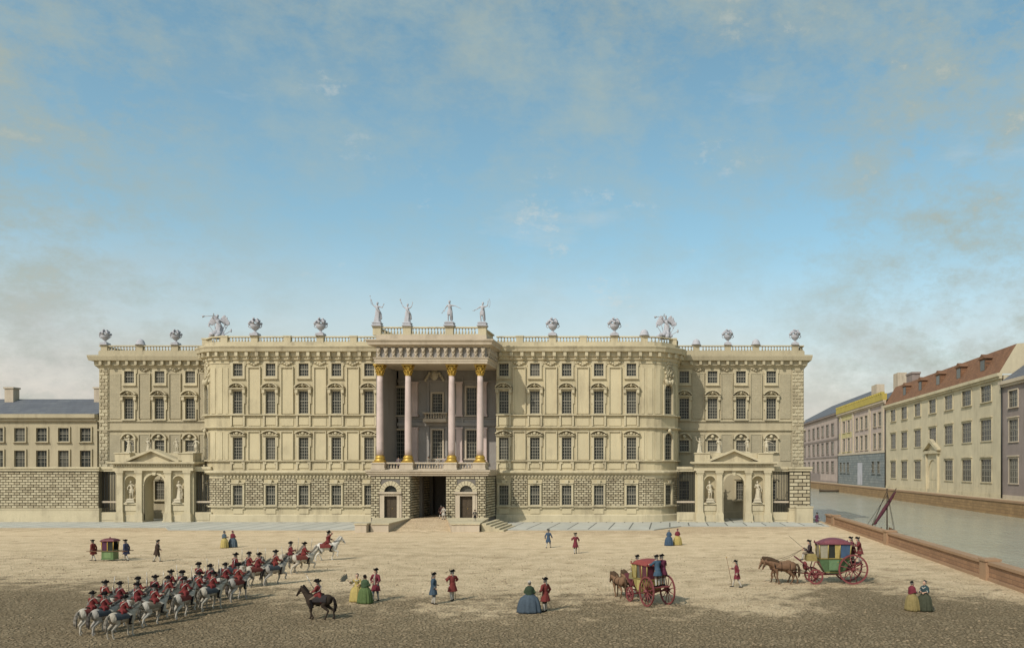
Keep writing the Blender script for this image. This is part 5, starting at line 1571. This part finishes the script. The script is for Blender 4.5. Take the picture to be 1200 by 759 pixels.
def horse(pose, loc, rz, label, s, col, mane, extra=SAD, group=None, cl=(.35,.05,.04)):
    o = None
    mk = dict(coat=col, mane=mane, leather=LEATHER, eyes=EYE, cloth=cloth(cl))
    for nm, me, key in HS[pose]+extra:
        c = mk[key]; c = cloth(c) if isinstance(c, tuple) else c
        q = link(nm, me, o); setmat(q, c)
        if o is None: o = q; o.location = loc; o.rotation_euler = (0,0,rz); o.scale = (s,)*3; tag(o, label, 'horse', group)
    return o
def head_rot(hx, hy): return math.atan2(hx, -hy)
# ------------------------------------------------------------------ the cavalry column
TR = [ # hat px, py of each trooper, row, place in the row
 (107.8,697.4,'lower'),(122.4,698.2,'lower'),(121,685.4,'upper'),(139.9,685.9,'upper'),(143.8,701.6,'lower'),(160.4,687.9,'lower'),(162.7,680.2,'upper'),
 (178.9,679.4,'upper'),(181.2,689.7,'lower'),(198.1,671.7,'upper'),(196.4,680.6,'lower'),(213.7,672.7,'upper'),(216.1,681.6,'lower'),(232.9,663.4,'upper'),
 (231.5,673.7,'lower'),(247.4,664.8,'upper'),(248,673.7,'lower'),(262.3,663.9,'lower'),(279,664.4,'lower'),
 (281,651.6,'rank'),(291.4,651,'rank'),(302,650.7,'rank'),(315.8,649.7,'rank'),(340.5,638.6,'pair'),(356,638.6,'pair'),(384.3,626.8,'leader')]
ORD = 'first second third fourth fifth sixth seventh eighth ninth tenth eleventh'.split()
def ridersize(py): return 1.0 - .2*max(0, min(1, (py-627)/70))
pos = []
for px, py, row in TR:
    S = ridersize(py); k = (py-3-548)/(CZ-2.36*S); d = 1000/k
    pos.append([(px-785)*d/1000, d, S])
HX, HY = .26, .966                       # the column's heading
for it in range(60):                     # keep horses from standing inside one another
    for i in range(len(pos)):
        for j in range(i):
            dx, dy = pos[i][0]-pos[j][0], pos[i][1]-pos[j][1]
            a = (dx*HX+dy*HY)/(1.95*pos[i][2]); b = (dx*HY-dy*HX)/(.7*pos[i][2])
            q = math.sqrt(a*a+b*b)
            if q < 1:
                push = (1-q)*.25
                if q < 1e-3: a, b, q = 0, 1, 1
                ua, ub = a/q*push*1.95*.5, b/q*push*.7
                ex, ey = ua*HX+ub*HY, ua*HY-ub*HX
                pos[i][0] += ex; pos[i][1] += ey; pos[j][0] -= ex; pos[j][1] -= ey
rng = random.Random(11)
REDS = [(.34,.035,.03),(.3,.03,.03),(.38,.045,.03),(.28,.03,.035)]
HORSES = [((.47,.4,.29),(.36,.31,.23)),((.5,.44,.33),(.32,.28,.21)),((.52,.46,.35),(.36,.31,.24)),((.5,.45,.36),(.2,.18,.14)),((.52,.43,.29),(.42,.36,.26)),((.4,.36,.3),(.14,.12,.1)),((.5,.42,.31),(.16,.13,.1))]
cnt = {}
rowidx = {}
for row in ('lower', 'upper', 'rank', 'pair'):
    ids = sorted([i for i, t in enumerate(TR) if t[2] == row], key=lambda i: TR[i][0])
    for n, i in enumerate(ids): rowidx[i] = n
def where(i):
    row = TR[i][2]; n = rowidx.get(i, 0)
    if row in ('lower', 'upper'): return f'{ORD[n]} from the left in the {row} row of the column'
    if row == 'rank': return f'{ORD[n]} from the left in the foremost rank of four'
    if row == 'pair': return ('left', 'right')[n]+' of the pair behind the leader'
sb = MB()
sb.tube((0,0,-.12),(0,0,.0),.016,.016,6); sb.ball((0,0,-.14),.025,7,5); sb.tube((0,-.05,.0),(0,.06,.0),.012,.012,5)
sb.tube((0,0,.0),(0,.02,.95),.02,.011,5)
SBM = sb.mesh('sabre'); SBM.materials.append(STEEL)
for i, (px, py, row) in enumerate(TR):
    X, d, S = pos[i]
    th = head_rot(HX+rng.uniform(-.16,.16), HY)
    if row == 'pair': th = head_rot(.75, .66)
    if row == 'leader': th = head_rot(.9, .42)
    if row == 'rank': th = head_rot(.5, .86)
    hc, mc = HORSES[(i*3+rng.randrange(3)) % 7]
    if row == 'leader':
        horse('trot', (X, d, 0), th, 'white prancing horse carrying the leader ahead of the red cavalry', S, (.66,.62,.52), (.5,.46,.38), SAD, 'cavalry horses')
        person('leader', (X, d, 0), th, 'red-coated leader with raised arm on a prancing white horse ahead of the column', S, 'cavalrymen', coat=REDS[1], stockings=BLACK, breeches=(.5,.45,.35))
        continue
    horse(('walk','trot','low','high','stand')[(i*2+i//3) % 5], (X, d, 0), th, f'pale horse of the trooper {where(i)}', S, hc, mc, SAD, 'cavalry horses', ((.3,.06,.04),(.1,.12,.14),(.34,.26,.16))[i % 3])
    person(('rider','rider2','rider3')[(i+i//4) % 3], (X, d, 0), th, f'red-coated trooper, {where(i)}', S, 'cavalrymen', coat=REDS[i % 4], stockings=BLACK, breeches=(.5,.45,.35))
    q = link('sabre', SBM); R = Matrix.Rotation(th, 3, 'Z')
    p = R @ Vector((-.28,-.44,ZR+.27))*S
    q.location = (X+p.x, d+p.y, p.z); q.rotation_euler = (rng.uniform(-.12,.12), rng.uniform(-.1,.1), th); q.scale = (S,)*3
    tag(q, f'upright sabre of the trooper {where(i)}', 'sabre', 'sabres of the cavalry')
# the officer on the dark horse, riding against the column
d = DG(725); S = .86
horse('walk', (PX(373, d), d, 0), head_rot(-.93,.1), 'dark brown horse of the lone officer, facing the column', S, (.075,.05,.032), (.03,.022,.018), SAD, None, (.06,.05,.05))
person('rider', (PX(373, d), d, 0), head_rot(-.93,.1), 'lone red-coated officer riding the dark horse towards the column', S, None, coat=REDS[0], stockings=BLACK, breeches=(.3,.2,.12))
q = link('sabre', SBM); R = Matrix.Rotation(head_rot(-.93,.1), 3, 'Z'); p = R @ Vector((-.28,-.44,ZR+.27))*S
q.location = (PX(373, d)+p.x, d+p.y, p.z); q.rotation_euler = (.5, .1, head_rot(-.93,.1)); q.scale = (S*1.1,)*3
tag(q, 'slanting sabre of the lone officer on the dark horse', 'sabre', 'sabres of the cavalry')

# ------------------------------------------------------------------ people on the square
def at(px, py): d = DG(py); return (PX(px, d), d, 0)
BLUE, RED, CRIM, YEL, GRN, BRN, TEAL, PURP, SLATE = (.07,.14,.24), (.33,.045,.035), (.3,.03,.055), (.5,.37,.05), (.08,.15,.06), (.1,.06,.04), (.05,.11,.12), (.17,.05,.11), (.13,.19,.24)
rt = lambda hx, hy: head_rot(hx, hy)
person('walk', at(184,657.5), rt(.7,.3), 'man in a dark brown coat walking alone, right of the sedan chair', 1.0, coat=BRN, breeches=BRN)
person('lady', at(263,641.7), rt(.6,.6), 'lady in a yellow skirt and slate-blue shawl before the left palace front', 1.0, skirt=YEL, shawl=SLATE, bodice=SLATE, cap=(.12,.14,.2))
person('lady', at(272.8,641), rt(.3,.8), 'lady in a blue skirt and crimson shawl beside the yellow-skirted one', 1.0, skirt=SLATE, shawl=CRIM, bodice=CRIM, cap=CRIM)
person('lady_bare', at(418.5,704.5), rt(.1,-1), 'lady in a yellow dress raising a fan, left of the lady in green', 1.0, skirt=YEL, bodice=YEL, cap=(.2,.17,.12))
person('lady', at(427.9,706.5), rt(.4,.8), 'lady in a long green gown between the yellow lady and the red-coated man', 1.02, skirt=(.14,.23,.05), shawl=GRN, bodice=GRN, cap=BLACK, hair=LEATHER)
person('akimbo', at(440.3,703.5), rt(-.2,-1), 'man in a red coat standing right of the lady in green', 1.06, coat=CRIM, breeches=SLATE)
person('stand', at(508,707.5), rt(.9,.2), 'man in a blue coat talking to a red-coated man', 1.04, coat=(.08,.14,.2), breeches=(.1,.13,.16))
person('cane', at(530,703.5), rt(-.5,.6), 'man in a red coat with a cane facing the blue-coated man', 1.04, coat=RED, breeches=(.5,.45,.36))
person('lady_wide', at(620.5,717.5), rt(.05,1), 'lady seen from behind in a wide blue skirt and green cape', 1.06, skirt=(.1,.15,.2), shawl=(.06,.1,.05), bodice=GRN, cap=WHITE)
person('stand', at(638.8,716), rt(-.7,.5), 'man in a red coat standing right of the wide blue skirt', 1.06, coat=RED, breeches=BRN)
person('walk', at(642.6,641.5), rt(.3,1), 'man in a blue coat walking towards the right palace front', 1.0, coat=BLUE, breeches=BLUE)
person('cane', at(674.3,648.3), rt(-.3,.9), 'man in a dark red coat with a cane before the right palace front', 1.05, coat=CRIM, breeches=BRN)
person('lady', at(784,639), rt(.2,.9), 'lady in a blue gown and shawl near the right rounded corner', 1.0, skirt=BLUE, shawl=BLUE, bodice=BLUE, cap=WHITE)
person('lady', at(794,638.4), rt(-.2,.9), 'lady in a yellow skirt and crimson shawl near the right rounded corner', 1.03, skirt=YEL, shawl=CRIM, bodice=CRIM, cap=CRIM)
person('staffman', at(863.5,687.6), rt(-1,.1), 'running footman in a dark red coat with a staff ahead of the green coach', .98, coat=CRIM, breeches=(.45,.38,.28))
person('lady', at(1069,715), rt(.9,.3), 'woman in a red shawl and yellow skirt at the bottom right corner', 1.0, skirt=(.42,.31,.07), shawl=CRIM, bodice=CRIM, cap=BLACK)
person('lady', at(1083.5,715.5), rt(-.6,-.6), 'woman in a dark teal gown beside the yellow-skirted woman, bottom right', 1.03, skirt=(.1,.11,.06), shawl=TEAL, bodice=TEAL, cap=(.1,.1,.09))
person('stand', (PX(960, DG(615.5))-.3, DG(615.5), .0), rt(.8,.5), 'man in a purple-red coat standing by the end of the canal parapet', 1.02, coat=PURP, breeches=(.35,.32,.26))
person('walk', (PX(517, 118.6), 118.6, .95), rt(.4,.9), 'man in a dark coat walking into the portico carriageway', 1.02, coat=(.09,.035,.03), breeches=BRN)
person('stand', (PX(522, 116.6)-.15, 116.2, .9), rt(-.4,-.9), 'man in a pale grey coat by the right jamb of the carriageway', 1.0, coat=(.5,.45,.36), breeches=(.45,.4,.3))
person('walk', (PX(555.5, 109)-.0, 109.5, 1.085), rt(.2,-1), 'man in black coming out onto the right terrace', .8, coat=(.03,.03,.035), breeches=BLACK)
for px, col, lab in ((467, (.3,.2,.24), 'person in a mauve coat behind the loggia balustrade, left of the second column'), (502, (.32,.28,.22), 'person in a buff coat at the loggia balustrade, left of the middle window'),
                     (513, (.45,.4,.32), 'person in a cream coat at the loggia balustrade before the middle window'), (521, (.4,.33,.33), 'person in a pale pink coat at the loggia balustrade beside the third column')):
    person('stand', (PX(px, 119.3), 119.3, 7.68), rt(.1 if px < 500 else -.15,-1), lab, 1.0, 'people on the loggia', coat=col, hat=GREYWIG if px > 500 else BLACK)
# things people carry
def stick(name, p0, p1, r, label, cat, m=WOOD, ball=True):
    o = empty(name, p0, False); tag(o, label, cat)
    s = MB(); v = Vector(p1)-Vector(p0); s.tube((0,0,0), v, r, r*.8, 6); s.build('shaft', m, o)
    if ball: k = MB(); k.ball(v, r*2, 8, 6); k.build('knob', M['gold'], o)
def held(px, py, hx, hy, s, lx, ly): # a point beside a person in local coordinates
    x, y, _ = at(px, py); R = Matrix.Rotation(head_rot(hx, hy), 3, 'Z'); p = R @ Vector((lx, ly, 0))*s; return x+p.x, y+p.y
x, y = held(530,703.5,-.5,.6,1.04,-.41,-.44); stick('walking_cane', (x, y, 0), (x, y, 1.17), .014, 'thin cane in the hand of the red-coated man facing the blue coat', 'cane')
x, y = held(674.3,648.3,-.3,.9,1.05,-.41,-.44); stick('walking_cane', (x, y, 0), (x, y, 1.17), .014, 'thin cane of the dark red coat before the right palace front', 'cane')
x, y = held(863.5,687.6,-1,.1,.98,-.29,-.46); stick('running_staff', (x+.15, y, 0.02), (x-.25, y, 1.95), .02, 'long staff carried by the running footman', 'staff')
x, y = held(418.5,704.5,.1,-1,1.0,-.34,-.4)
fo = empty('fan', (x, y, 1.2), False); tag(fo, 'open feather fan held up by the lady in yellow', 'fan')
m = MB(); m.tube((0,0,0), (-.1,0,.12), .012, .012, 6); m.build('handle', WOOD, fo)
m = MB()
for k in range(7):
    a = .2+.24*k; m.ball((-.1-.28*sin(a), 0, .1+.26*cos(a)), (.045,.02,.17), 7, 6, Matrix.Rotation(-a, 3, 'Y'))
m.build('feathers', cloth((.12,.13,.1)), fo)

# ------------------------------------------------------------------ sedan chair
d = DG(656.5); cx = PX(129, d); Z0 = .12
sc_ = empty('sedan_chair', (cx, d, 0)); tag(sc_, 'green and crimson sedan chair carried by two porters', 'sedan chair')
GREEN = plain('green_lacquer', (.1,.17,.065), .35, .3, 4, .05, 0, .5); DKRED = plain('dark_red_leather', (.13,.035,.04), .5, .35, 5, .15); GLD = M['gold']
C_ = F(cx, d, 0, Z0)
m = MB(); m.M = C_
m.box(-.5,.5,-.36,.36,0,.72); m.box(-.53,.53,-.39,.39,0,.06); m.box(-.53,.53,-.39,.39,.7,.76)
m.build('body', GREEN, sc_)
m = MB(); m.M = C_
for sx in (-1,1):
    for sy in (-1,1): m.tube((sx*.47,sy*.33,.76), (sx*.52,sy*.36,1.55), .035, .035, 8)
m.box(-.03,.03,-.37,-.33,.76,1.55)
m.build('posts', GLD, sc_)
m = MB(); m.M = C_; m.box(-.48,-.06,-.35,-.34,.77,1.5); m.box(-.5,-.49,-.3,.3,.77,1.5); m.build('curtain', cloth(PURP), sc_)
m = MB(); m.M = C_; m.box(.0,.46,-.345,-.335,.77,1.5); m.box(-.46,.46,.335,.345,.77,1.5); m.build('pane', M['glass'], sc_)
m = MB(); m.M = C_
rs = [[(sx*a,sy*b,z) for sx,sy in ((-1,-1),(1,-1),(1,1),(-1,1))] for a,b,z in ((.6,.44,1.53),(.6,.44,1.6),(.5,.37,1.7),(.3,.22,1.78),(.05,.04,1.82))]
m.rings(rs, True, False); m.ball((0,0,1.86), .05); m.build('roof', DKRED, sc_)
for sy in (-1,1):
    m = MB(); m.M = C_; m.tube((-1.75,sy*.4,.7), (1.75,sy*.4,.72), .032, .03, 8); m.build('pole', WOOD, sc_)
m = MB(); m.M = C_; m.box(-.3,.3,-.375,-.362,.15,.6); m.build('door_panel', plain('pale_green_panel', (.17,.25,.11), .4, .3, 4, .05), sc_)
person('carry', (cx-1.42, d, 0), rt(-1,.05), 'porter in a red coat at the left end of the sedan chair poles', 1.0, None, coat=RED, breeches=(.3,.2,.14))
person('carry', (cx+1.38, d, 0), rt(-1,.05), 'porter in a blue-grey coat at the right end of the sedan chair poles', 1.02, None, coat=(.09,.1,.19), breeches=(.14,.13,.16))

# ------------------------------------------------------------------ coaches
def wheel_part(parent, name, c, R, n, Mx, col):
    """rim, hub and spokes; wheel plane is local YZ"""
    h = MB(); h.M = Mx @ Matrix.Translation(c)
    h.tube((-.17,0,0),(.17,0,0),.11,.11,12); h.tube((-.24,0,0),(-.17,0,0),.05,.09,10); h.tube((.17,0,0),(.24,0,0),.09,.05,10)
    w = h.build(name, col, parent)
    r = MB(); r.M = Mx @ Matrix.Translation(c); k = 36
    rs = []
    for j in range(k):
        a = 2*PI*j/k
        rs.append([(x, q*cos(a), q*sin(a)) for x, q in ((-.04,R-.11),(.04,R-.11),(.045,R),(-.045,R))])
    rs.append(rs[0]); r.rings(rs, False, False); ri = r.build('rim', col, w)
    s = MB(); s.M = Mx @ Matrix.Translation(c)
    for j in range(n):
        a = 2*PI*(j+.5)/n; s.tube((0,.1*cos(a),.1*sin(a)), (0,(R-.1)*cos(a),(R-.1)*sin(a)), .036, .026, 7)
    s.build('spokes', col, w)
    return w
WHEELRED = plain('red_painted_wood', (.2,.055,.055), .5, .35, 6, .15)
def coach(loc, rz, s, label, lower, quarter, front, roofc, curtain, hammer, rear, gold=(.33,.26,.09)):
    t = empty('coach', loc, False); t.rotation_euler = (0,0,rz); t.scale = (s,)*3; tag(t, label, 'coach')
    I = Matrix.Identity(4); LAC = lambda c, n: plain(n, tuple(.8*(.8*x+.2*(.3*c[0]+.6*c[1]+.1*c[2])) for x in c), .5, .4, 5, .1, 0, .3)
    # body below the windows
    lowp = [(-.62,.78),(-.2,.72),(.35,.72),(.72,.86),(.98,1.3),(1.06,1.72),(-.98,1.72),(-.92,1.3)]
    def loft(mb, poly, hw0, hw1, z0, z1):
        n = len(poly); hw = lambda z: hw0+(hw1-hw0)*(z-z0)/(z1-z0)
        L = [(-hw(z), y, z) for y, z in poly]; R_ = [(hw(z), y, z) for y, z in poly]
        mb.add(L+R_, [tuple(range(n)), tuple(range(2*n-1, n-1, -1))]+[(i,(i+1)%n,n+(i+1)%n,n+i) for i in range(n)])
    m = MB(); loft(m, lowp, .5, .66, .72, 1.72); body = m.build('body', LAC(lower, 'lacquered_coach_panel'), t)
    m = MB(); m.box(-.69,.69,-1.0,1.08,1.70,1.78); m.box(-.71,.71,-1.02,1.1,1.725,1.755)
    for sx in (-1,1):
        for y, y1 in ((-.98,-1.04),(-.42,-.43),(.36,.38),(1.05,1.14)):
            m.tube((sx*.675,y,1.75), (sx*.73,y1,2.76), .045, .045, 8)
        m.path([(sx*.52,-.58,.8),(sx*.51,.6,.8)], .025, 6)
    m.build('frame', plain('gilded_frame', gold, .45, .3, 5, .1, .3), t)
    def panel(nm, c, y0, y1, yt0, yt1, mt, inset=.0):
        for sx in (-1,1):
            p = MB()
            p.add([(sx*(.665-inset),y0,1.76),(sx*(.665-inset),y1,1.76),(sx*(.715-inset),yt1,2.74),(sx*(.715-inset),yt0,2.74),
                   (sx*(.645-inset),y0,1.76),(sx*(.645-inset),y1,1.76),(sx*(.695-inset),yt1,2.74),(sx*(.695-inset),yt0,2.74)],
                  [(0,1,2,3),(4,7,6,5),(0,4,5,1),(1,5,6,2),(2,6,7,3),(3,7,4,0)])
            p.build(nm, mt, t)
    panel('front_quarter', None, -.97,-.43,-1.03,-.44, LAC(front, 'front_quarter_panel'))
    panel('rear_quarter', None, .38,1.04,.4,1.12, LAC(quarter, 'rear_quarter_panel'))
    panel('pane', None, -.4,.34,-.41,.36, M['glass'], .02)
    panel('curtain', None, .05,.34,.02,.36, cloth(curtain), -.004)
    p = MB()
    p.box(-.64,.64,-1.0,-.98,1.77,2.73); p.build('front_pane', M['glass'], t)
    p = MB(); p.add([(-.65,1.06,1.77),(.65,1.06,1.77),(.7,1.15,2.74),(-.7,1.15,2.74),(-.65,1.03,1.77),(.65,1.03,1.77),(.7,1.12,2.74),(-.7,1.12,2.74)], [(0,1,2,3),(4,7,6,5),(0,4,5,1),(1,5,6,2),(2,6,7,3),(3,7,4,0)])
    p.build('rear_panel', LAC(rear, 'rear_panel'), t)
    dm_ = LAC(tuple(min(1,c*1.3+.02) for c in lower), 'door_panel')
    for sx in (-1,1):
        p = MB(); p.box(sx*.655-.02,sx*.655+.02,-.36,.32,.95,1.64); dr = p.build('door', dm_, t)
        hd_ = MB(); hd_.ball((sx*.7,.24,1.5), .03, 8, 6); hd_.build('handle', M['gold'], dr)
    # domed roof
    m = MB(); rs = []
    for i in range(13):
        y = -1.14+2.38*i/12; a = i/12; z = 2.76+.36*sin(PI*a)**.8
        rs.append([(x*.8, y, (2.76 if abs(x) == 1 else z-.12*x*x)) for x in (-1,-.8,-.4,0,.4,.8,1)]+[(.8,y,2.7),(-.8,y,2.7)])
    m.rings(rs, True, False)
    for sx in (-1,1):
        for y in (-1.1,1.2): m.ball((sx*.74,y,2.82), .06, 8, 6)
    m.build('roof', LAC(roofc, 'leather_roof'), t)
    # running gear
    g = MB()
    g.path([(0,1.25,1.0),(0,.5,.62),(0,-.5,.6),(0,-1.3,.62)], .06, 8)
    g.tube((-.85,1.25,1.0),(.85,1.25,1.0),.06,.06,8); g.tube((-.85,-1.3,.52),(.85,-1.3,.52),.055,.055,8)
    for sx in (-1,1):
        g.path([(sx*.5,1.3,1.0),(sx*.5,1.5,1.3),(sx*.5,1.42,1.65),(sx*.5,1.2,1.7)], .035, 6); g.path([(sx*.5,-1.3,.55),(sx*.5,-1.45,1.0),(sx*.5,-1.3,1.5),(sx*.5,-1.0,1.5)], .035, 6)
        g.path([(sx*.5,1.2,1.68),(sx*.5,.75,.86)], .022, 5); g.path([(sx*.5,-1.05,1.48),(sx*.5,-.62,.8)], .022, 5)
        g.tube((sx*.35,1.2,1.0),(sx*.25,-1.25,.62),.04,.04,6)
    g.tube((0,-1.3,.6),(0,-4.3,.95),.05,.035,8); g.tube((-.7,-1.75,.75),(.7,-1.75,.75),.035,.035,6)
    g.build('undercarriage', WHEELRED, t)
    for sx in (-1,1):
        wheel_part(t, 'wheel', (sx*.82,1.25,1.02), 1.02, 12, I, WHEELRED)
        wheel_part(t, 'wheel', (sx*.74,-1.3,.52), .52, 10, I, WHEELRED)
    # coachman's seat with its cloth, sloping footboard, platform for the footmen
    m = MB()
    rs = []
    for z, e in ((2.04,-.08),(1.94,.0),(1.75,.03),(1.56,.05)):
        rs.append([(x*(.5+e)*(1), -1.5+y*(.3+e), z) for x, y in ((-1,-1),(0,-1.08),(1,-1),(1.04,0),(1,1),(0,1.04),(-1,1),(-1.04,0))])
    m.rings(rs, True, False); m.build('coach_box', cloth(hammer), t)
    m = MB(); m.ball((0,-1.9,1.2), (.4,.16,.3), 10, 8); m.build('footrest_cloth', cloth((.4,.06,.06)), t)
    m = MB(); m.add([(-.5,-2.55,1.84),(.5,-2.55,1.84),(.5,-1.55,1.06),(-.5,-1.55,1.06),(-.5,-2.6,1.76),(.5,-2.6,1.76),(.5,-1.6,.98),(-.5,-1.6,.98)], [(0,1,2,3),(4,7,6,5),(0,4,5,1),(1,5,6,2),(2,6,7,3),(3,7,4,0)])
    m.build('footboard', DKRED, t)
    m = MB(); m.box(-.6,.6,1.3,1.98,1.3,1.38)
    for sx in (-1,1): m.path([(sx*.4,1.25,1.0),(sx*.4,1.8,1.3)], .04, 6)
    m.build('footman_platform', WHEELRED, t)
    return t
def local(loc, rz, s, p): 
    v = Matrix.Rotation(rz, 3, 'Z') @ Vector(p)*s; return (loc[0]+v.x, loc[1]+v.y, loc[2]+v.z)
def crew(loc, rz, s, cn, c1, c2, cc, horsecol, mane, poses):
    person('coachman', local(loc, rz, s, (0,-1.55,1.56)), rz, f'coachman holding the reins on the box of the {cn}', .98, None, coat=cc, breeches=(.3,.22,.14))
    person('cling', local(loc, rz, s, (-.3,1.5,1.385)), rz, f'footman in a {c1[0]} coat standing behind the {cn}', 1.0, None, coat=c1[1])
    person('cling', local(loc, rz, s, (.3,1.82,1.385)), rz, f'footman in a {c2[0]} coat standing behind the {cn}', 1.02, None, coat=c2[1])
    for i, x in enumerate((-.46, .46)):
        horse(poses[i], local(loc, rz, s, (x,-3.55+.1*i,0)), rz, f'harnessed brown horse on the {("right","left")[i]} side of the {cn} pole', .98*s+.02, horsecol[i], mane, HAR)
    # reins
    o = empty('reins', local(loc, rz, s, (0,-2.0,2.1)), False); o.rotation_euler = (0,0,rz); o.scale = (s,)*3
    tag(o, f'leather reins from the coachman to the horses of the {cn}', 'reins')
    m = MB()
    for x in (-.46, .46):
        m.path([(.0,-.0,.26), (x*.7,-.9,-.25), (x,-1.9,-.6), (x,-2.5,-.75)], .012, 5)
    m.build('straps', LEATHER, o)
# the green coach, drawn to the left
D1 = DG(684.5)+.85; L1_ = (PX(975.5, D1), D1, 0); R1_ = rt(-1,-.02)
coach(L1_, R1_, 1.0, 'green coach with crimson roof and blue rear quarter drawn to the left', (.1,.2,.07), (.06,.13,.24), (.42,.38,.25), (.24,.05,.07), (.5,.36,.05), (.45,.33,.06), (.1,.16,.1))
crew(L1_, R1_, 1.0, 'green coach', ('dark red',(.24,.04,.04)), ('crimson',(.3,.05,.045)), (.08,.05,.05), ((.36,.19,.08),(.3,.15,.065)), (.13,.075,.035), ('draught','draught2'))
h = local(L1_, R1_, 1.0, (-.32,-2.0,2.4)); stick('whip', h, (h[0]-.95, h[1]+.1, h[2]+.82), .014, 'thin whip slanting up from the coachman of the green coach', 'whip', LEATHER, False)
# the red coach, driving away
D2 = DG(710); s2 = .84; ang = math.radians(31); hx, hy = -sin(ang), cos(ang)
xr, yr = PX(770, D2+.3), D2+.3
L2_ = (xr+hx*1.25*s2, yr+hy*1.25*s2, 0); R2_ = rt(hx, hy)
coach(L2_, R2_, s2, 'crimson coach with yellow side panels driving away towards the palace', (.42,.33,.06), (.16,.035,.06), (.45,.36,.08), (.36,.05,.035), (.3,.08,.05), (.35,.3,.1), (.17,.03,.05))
crew(L2_, R2_, s2, 'crimson coach', ('magenta',(.22,.035,.085)), ('blue',(.07,.16,.25)), (.2,.17,.06), ((.4,.21,.085),(.35,.18,.075)), (.15,.085,.04), ('draught2','draught'))

# ------------------------------------------------------------------ boats
bx, by = PX(1039.5, 110), 110
b = empty('sailing_boat', (bx, by, -1.1)); tag(b, 'boat moored behind the parapet with bare mast and furled crimson sail', 'boat')
h_ = MB(); rs = []
for i in range(13):
    t = i/12; y = -4.5+9*t; w = 1.35*sin(PI*min(1,max(0,.06+.88*t)))**.6; zz = .35*(2*t-1)**2
    rs.append([(w*c_, y, z+zz) for c_, z in ((-1,.75),(-.92,.2),(-.5,-.3),(0,-.42),(.5,-.3),(.92,.2),(1,.75),(.93,.75),(.8,.3),(0,.0),(-.8,.3),(-.93,.75))])
h_.M = F(bx, by, -.2, -1.1); h_.rings(rs, True, True); h_.build('hull', WOOD, b)
m = MB(); m.tube((bx,by,-1.2),(bx,by,5.1),.1,.07,10); m.ball((bx,by,5.15),.12); m.build('mast', M['oak'], b)
m = MB(); p0 = V3((PX(1022,108.5),108.5,.55)); p1 = V3((PX(1050.5,111.5),111.5,5.25))
m.tube(p0, p1, .07, .05, 8); m.build('spar', M['oak'], b)
m = MB(); q = [p0.lerp(p1, t) for t in (.06,.2,.35,.5,.65,.8,.92)]
m.chain(list(zip([v+V3((.1,-.1,-.1)) for v in q], (.1,.17,.24,.25,.22,.15,.08))), 9)
rg = random.Random(8)
for k in range(10):
    v = p0.lerp(p1, .12+.075*k); m.ball(v+V3((.12,-.08,-.18)), (.14,.13,.22), 7, 5, Matrix.Rotation(.5,3,'Y'))
m.build('furled_sail', cloth((.17,.04,.06)), b)
m = MB()
for ex, ey, top in ((-2.6,-2.5,5.0),(-3.1,0.5,4.4),(-1.9,2.6,5.0),(.75,-3,5.0),(1.1,2,4.8),(-2.0,-1.2,3.6)):
    m.tube((bx,by,top), (bx+ex,by+ey*.4,-.3), .025, .025, 5)
m.build('rigging', LEATHER, b)
b = empty('rowing_boat', (PX(975, 320), 320, -1.1)); tag(b, 'small dark rowing boat lying on the far side of the canal', 'boat')
h_ = MB(); h_.M = F(PX(975, 320), 320, 1.45, -1.1)
h_.rings([[(x_*1.2, y_, z_) for x_, y_, z_ in [(p[0]*.9, p[1]*1.05, p[2]) for p in r]] for r in rs], True, True); h_.build('hull', M['oak'], b)
m = MB(); m.M = F(PX(975, 320), 320, 1.45, -1.1)
for y in (-1.6,.4,2.0): m.box(-1.2,1.2,y-.15,y+.15,.42,.5)
m.build('thwarts', WOOD, b)

# ------------------------------------------------------------------ loose stones and clods trodden up on the near square
rs_ = random.Random(21); st_ = MB()
base = MB(); base.ball((0,0,0), 1, 6, 4); bv, bf = base.v, base.f
for k in range(5200):
    d = 38 + 40*rs_.random()**1.7
    x = (rs_.uniform(-20, 1220)-785)*d/1000
    if x > 21.5: continue
    r = rs_.uniform(.02,.065)*(1.4 if rs_.random() < .12 else 1)
    R = Matrix.Rotation(rs_.uniform(0,6.3), 3, 'Z'); f1, f2 = rs_.uniform(.7,1.5), rs_.uniform(.35,.6)
    st_.add([R @ Vector((p[0]*r*f1*rs_.uniform(.8,1.2), p[1]*r*rs_.uniform(.8,1.2), p[2]*r*f2)) + Vector((x, d, r*f2*.3)) for p in bv], bf, True)
o = st_.build('loose_stones', stone('loose_stone', (.33,.255,.16), var=.6, streak=0, fine=.5, sc=3), None); tag(o, 'loose stones and clods scattered over the near square', 'stones', None, 'stuff')
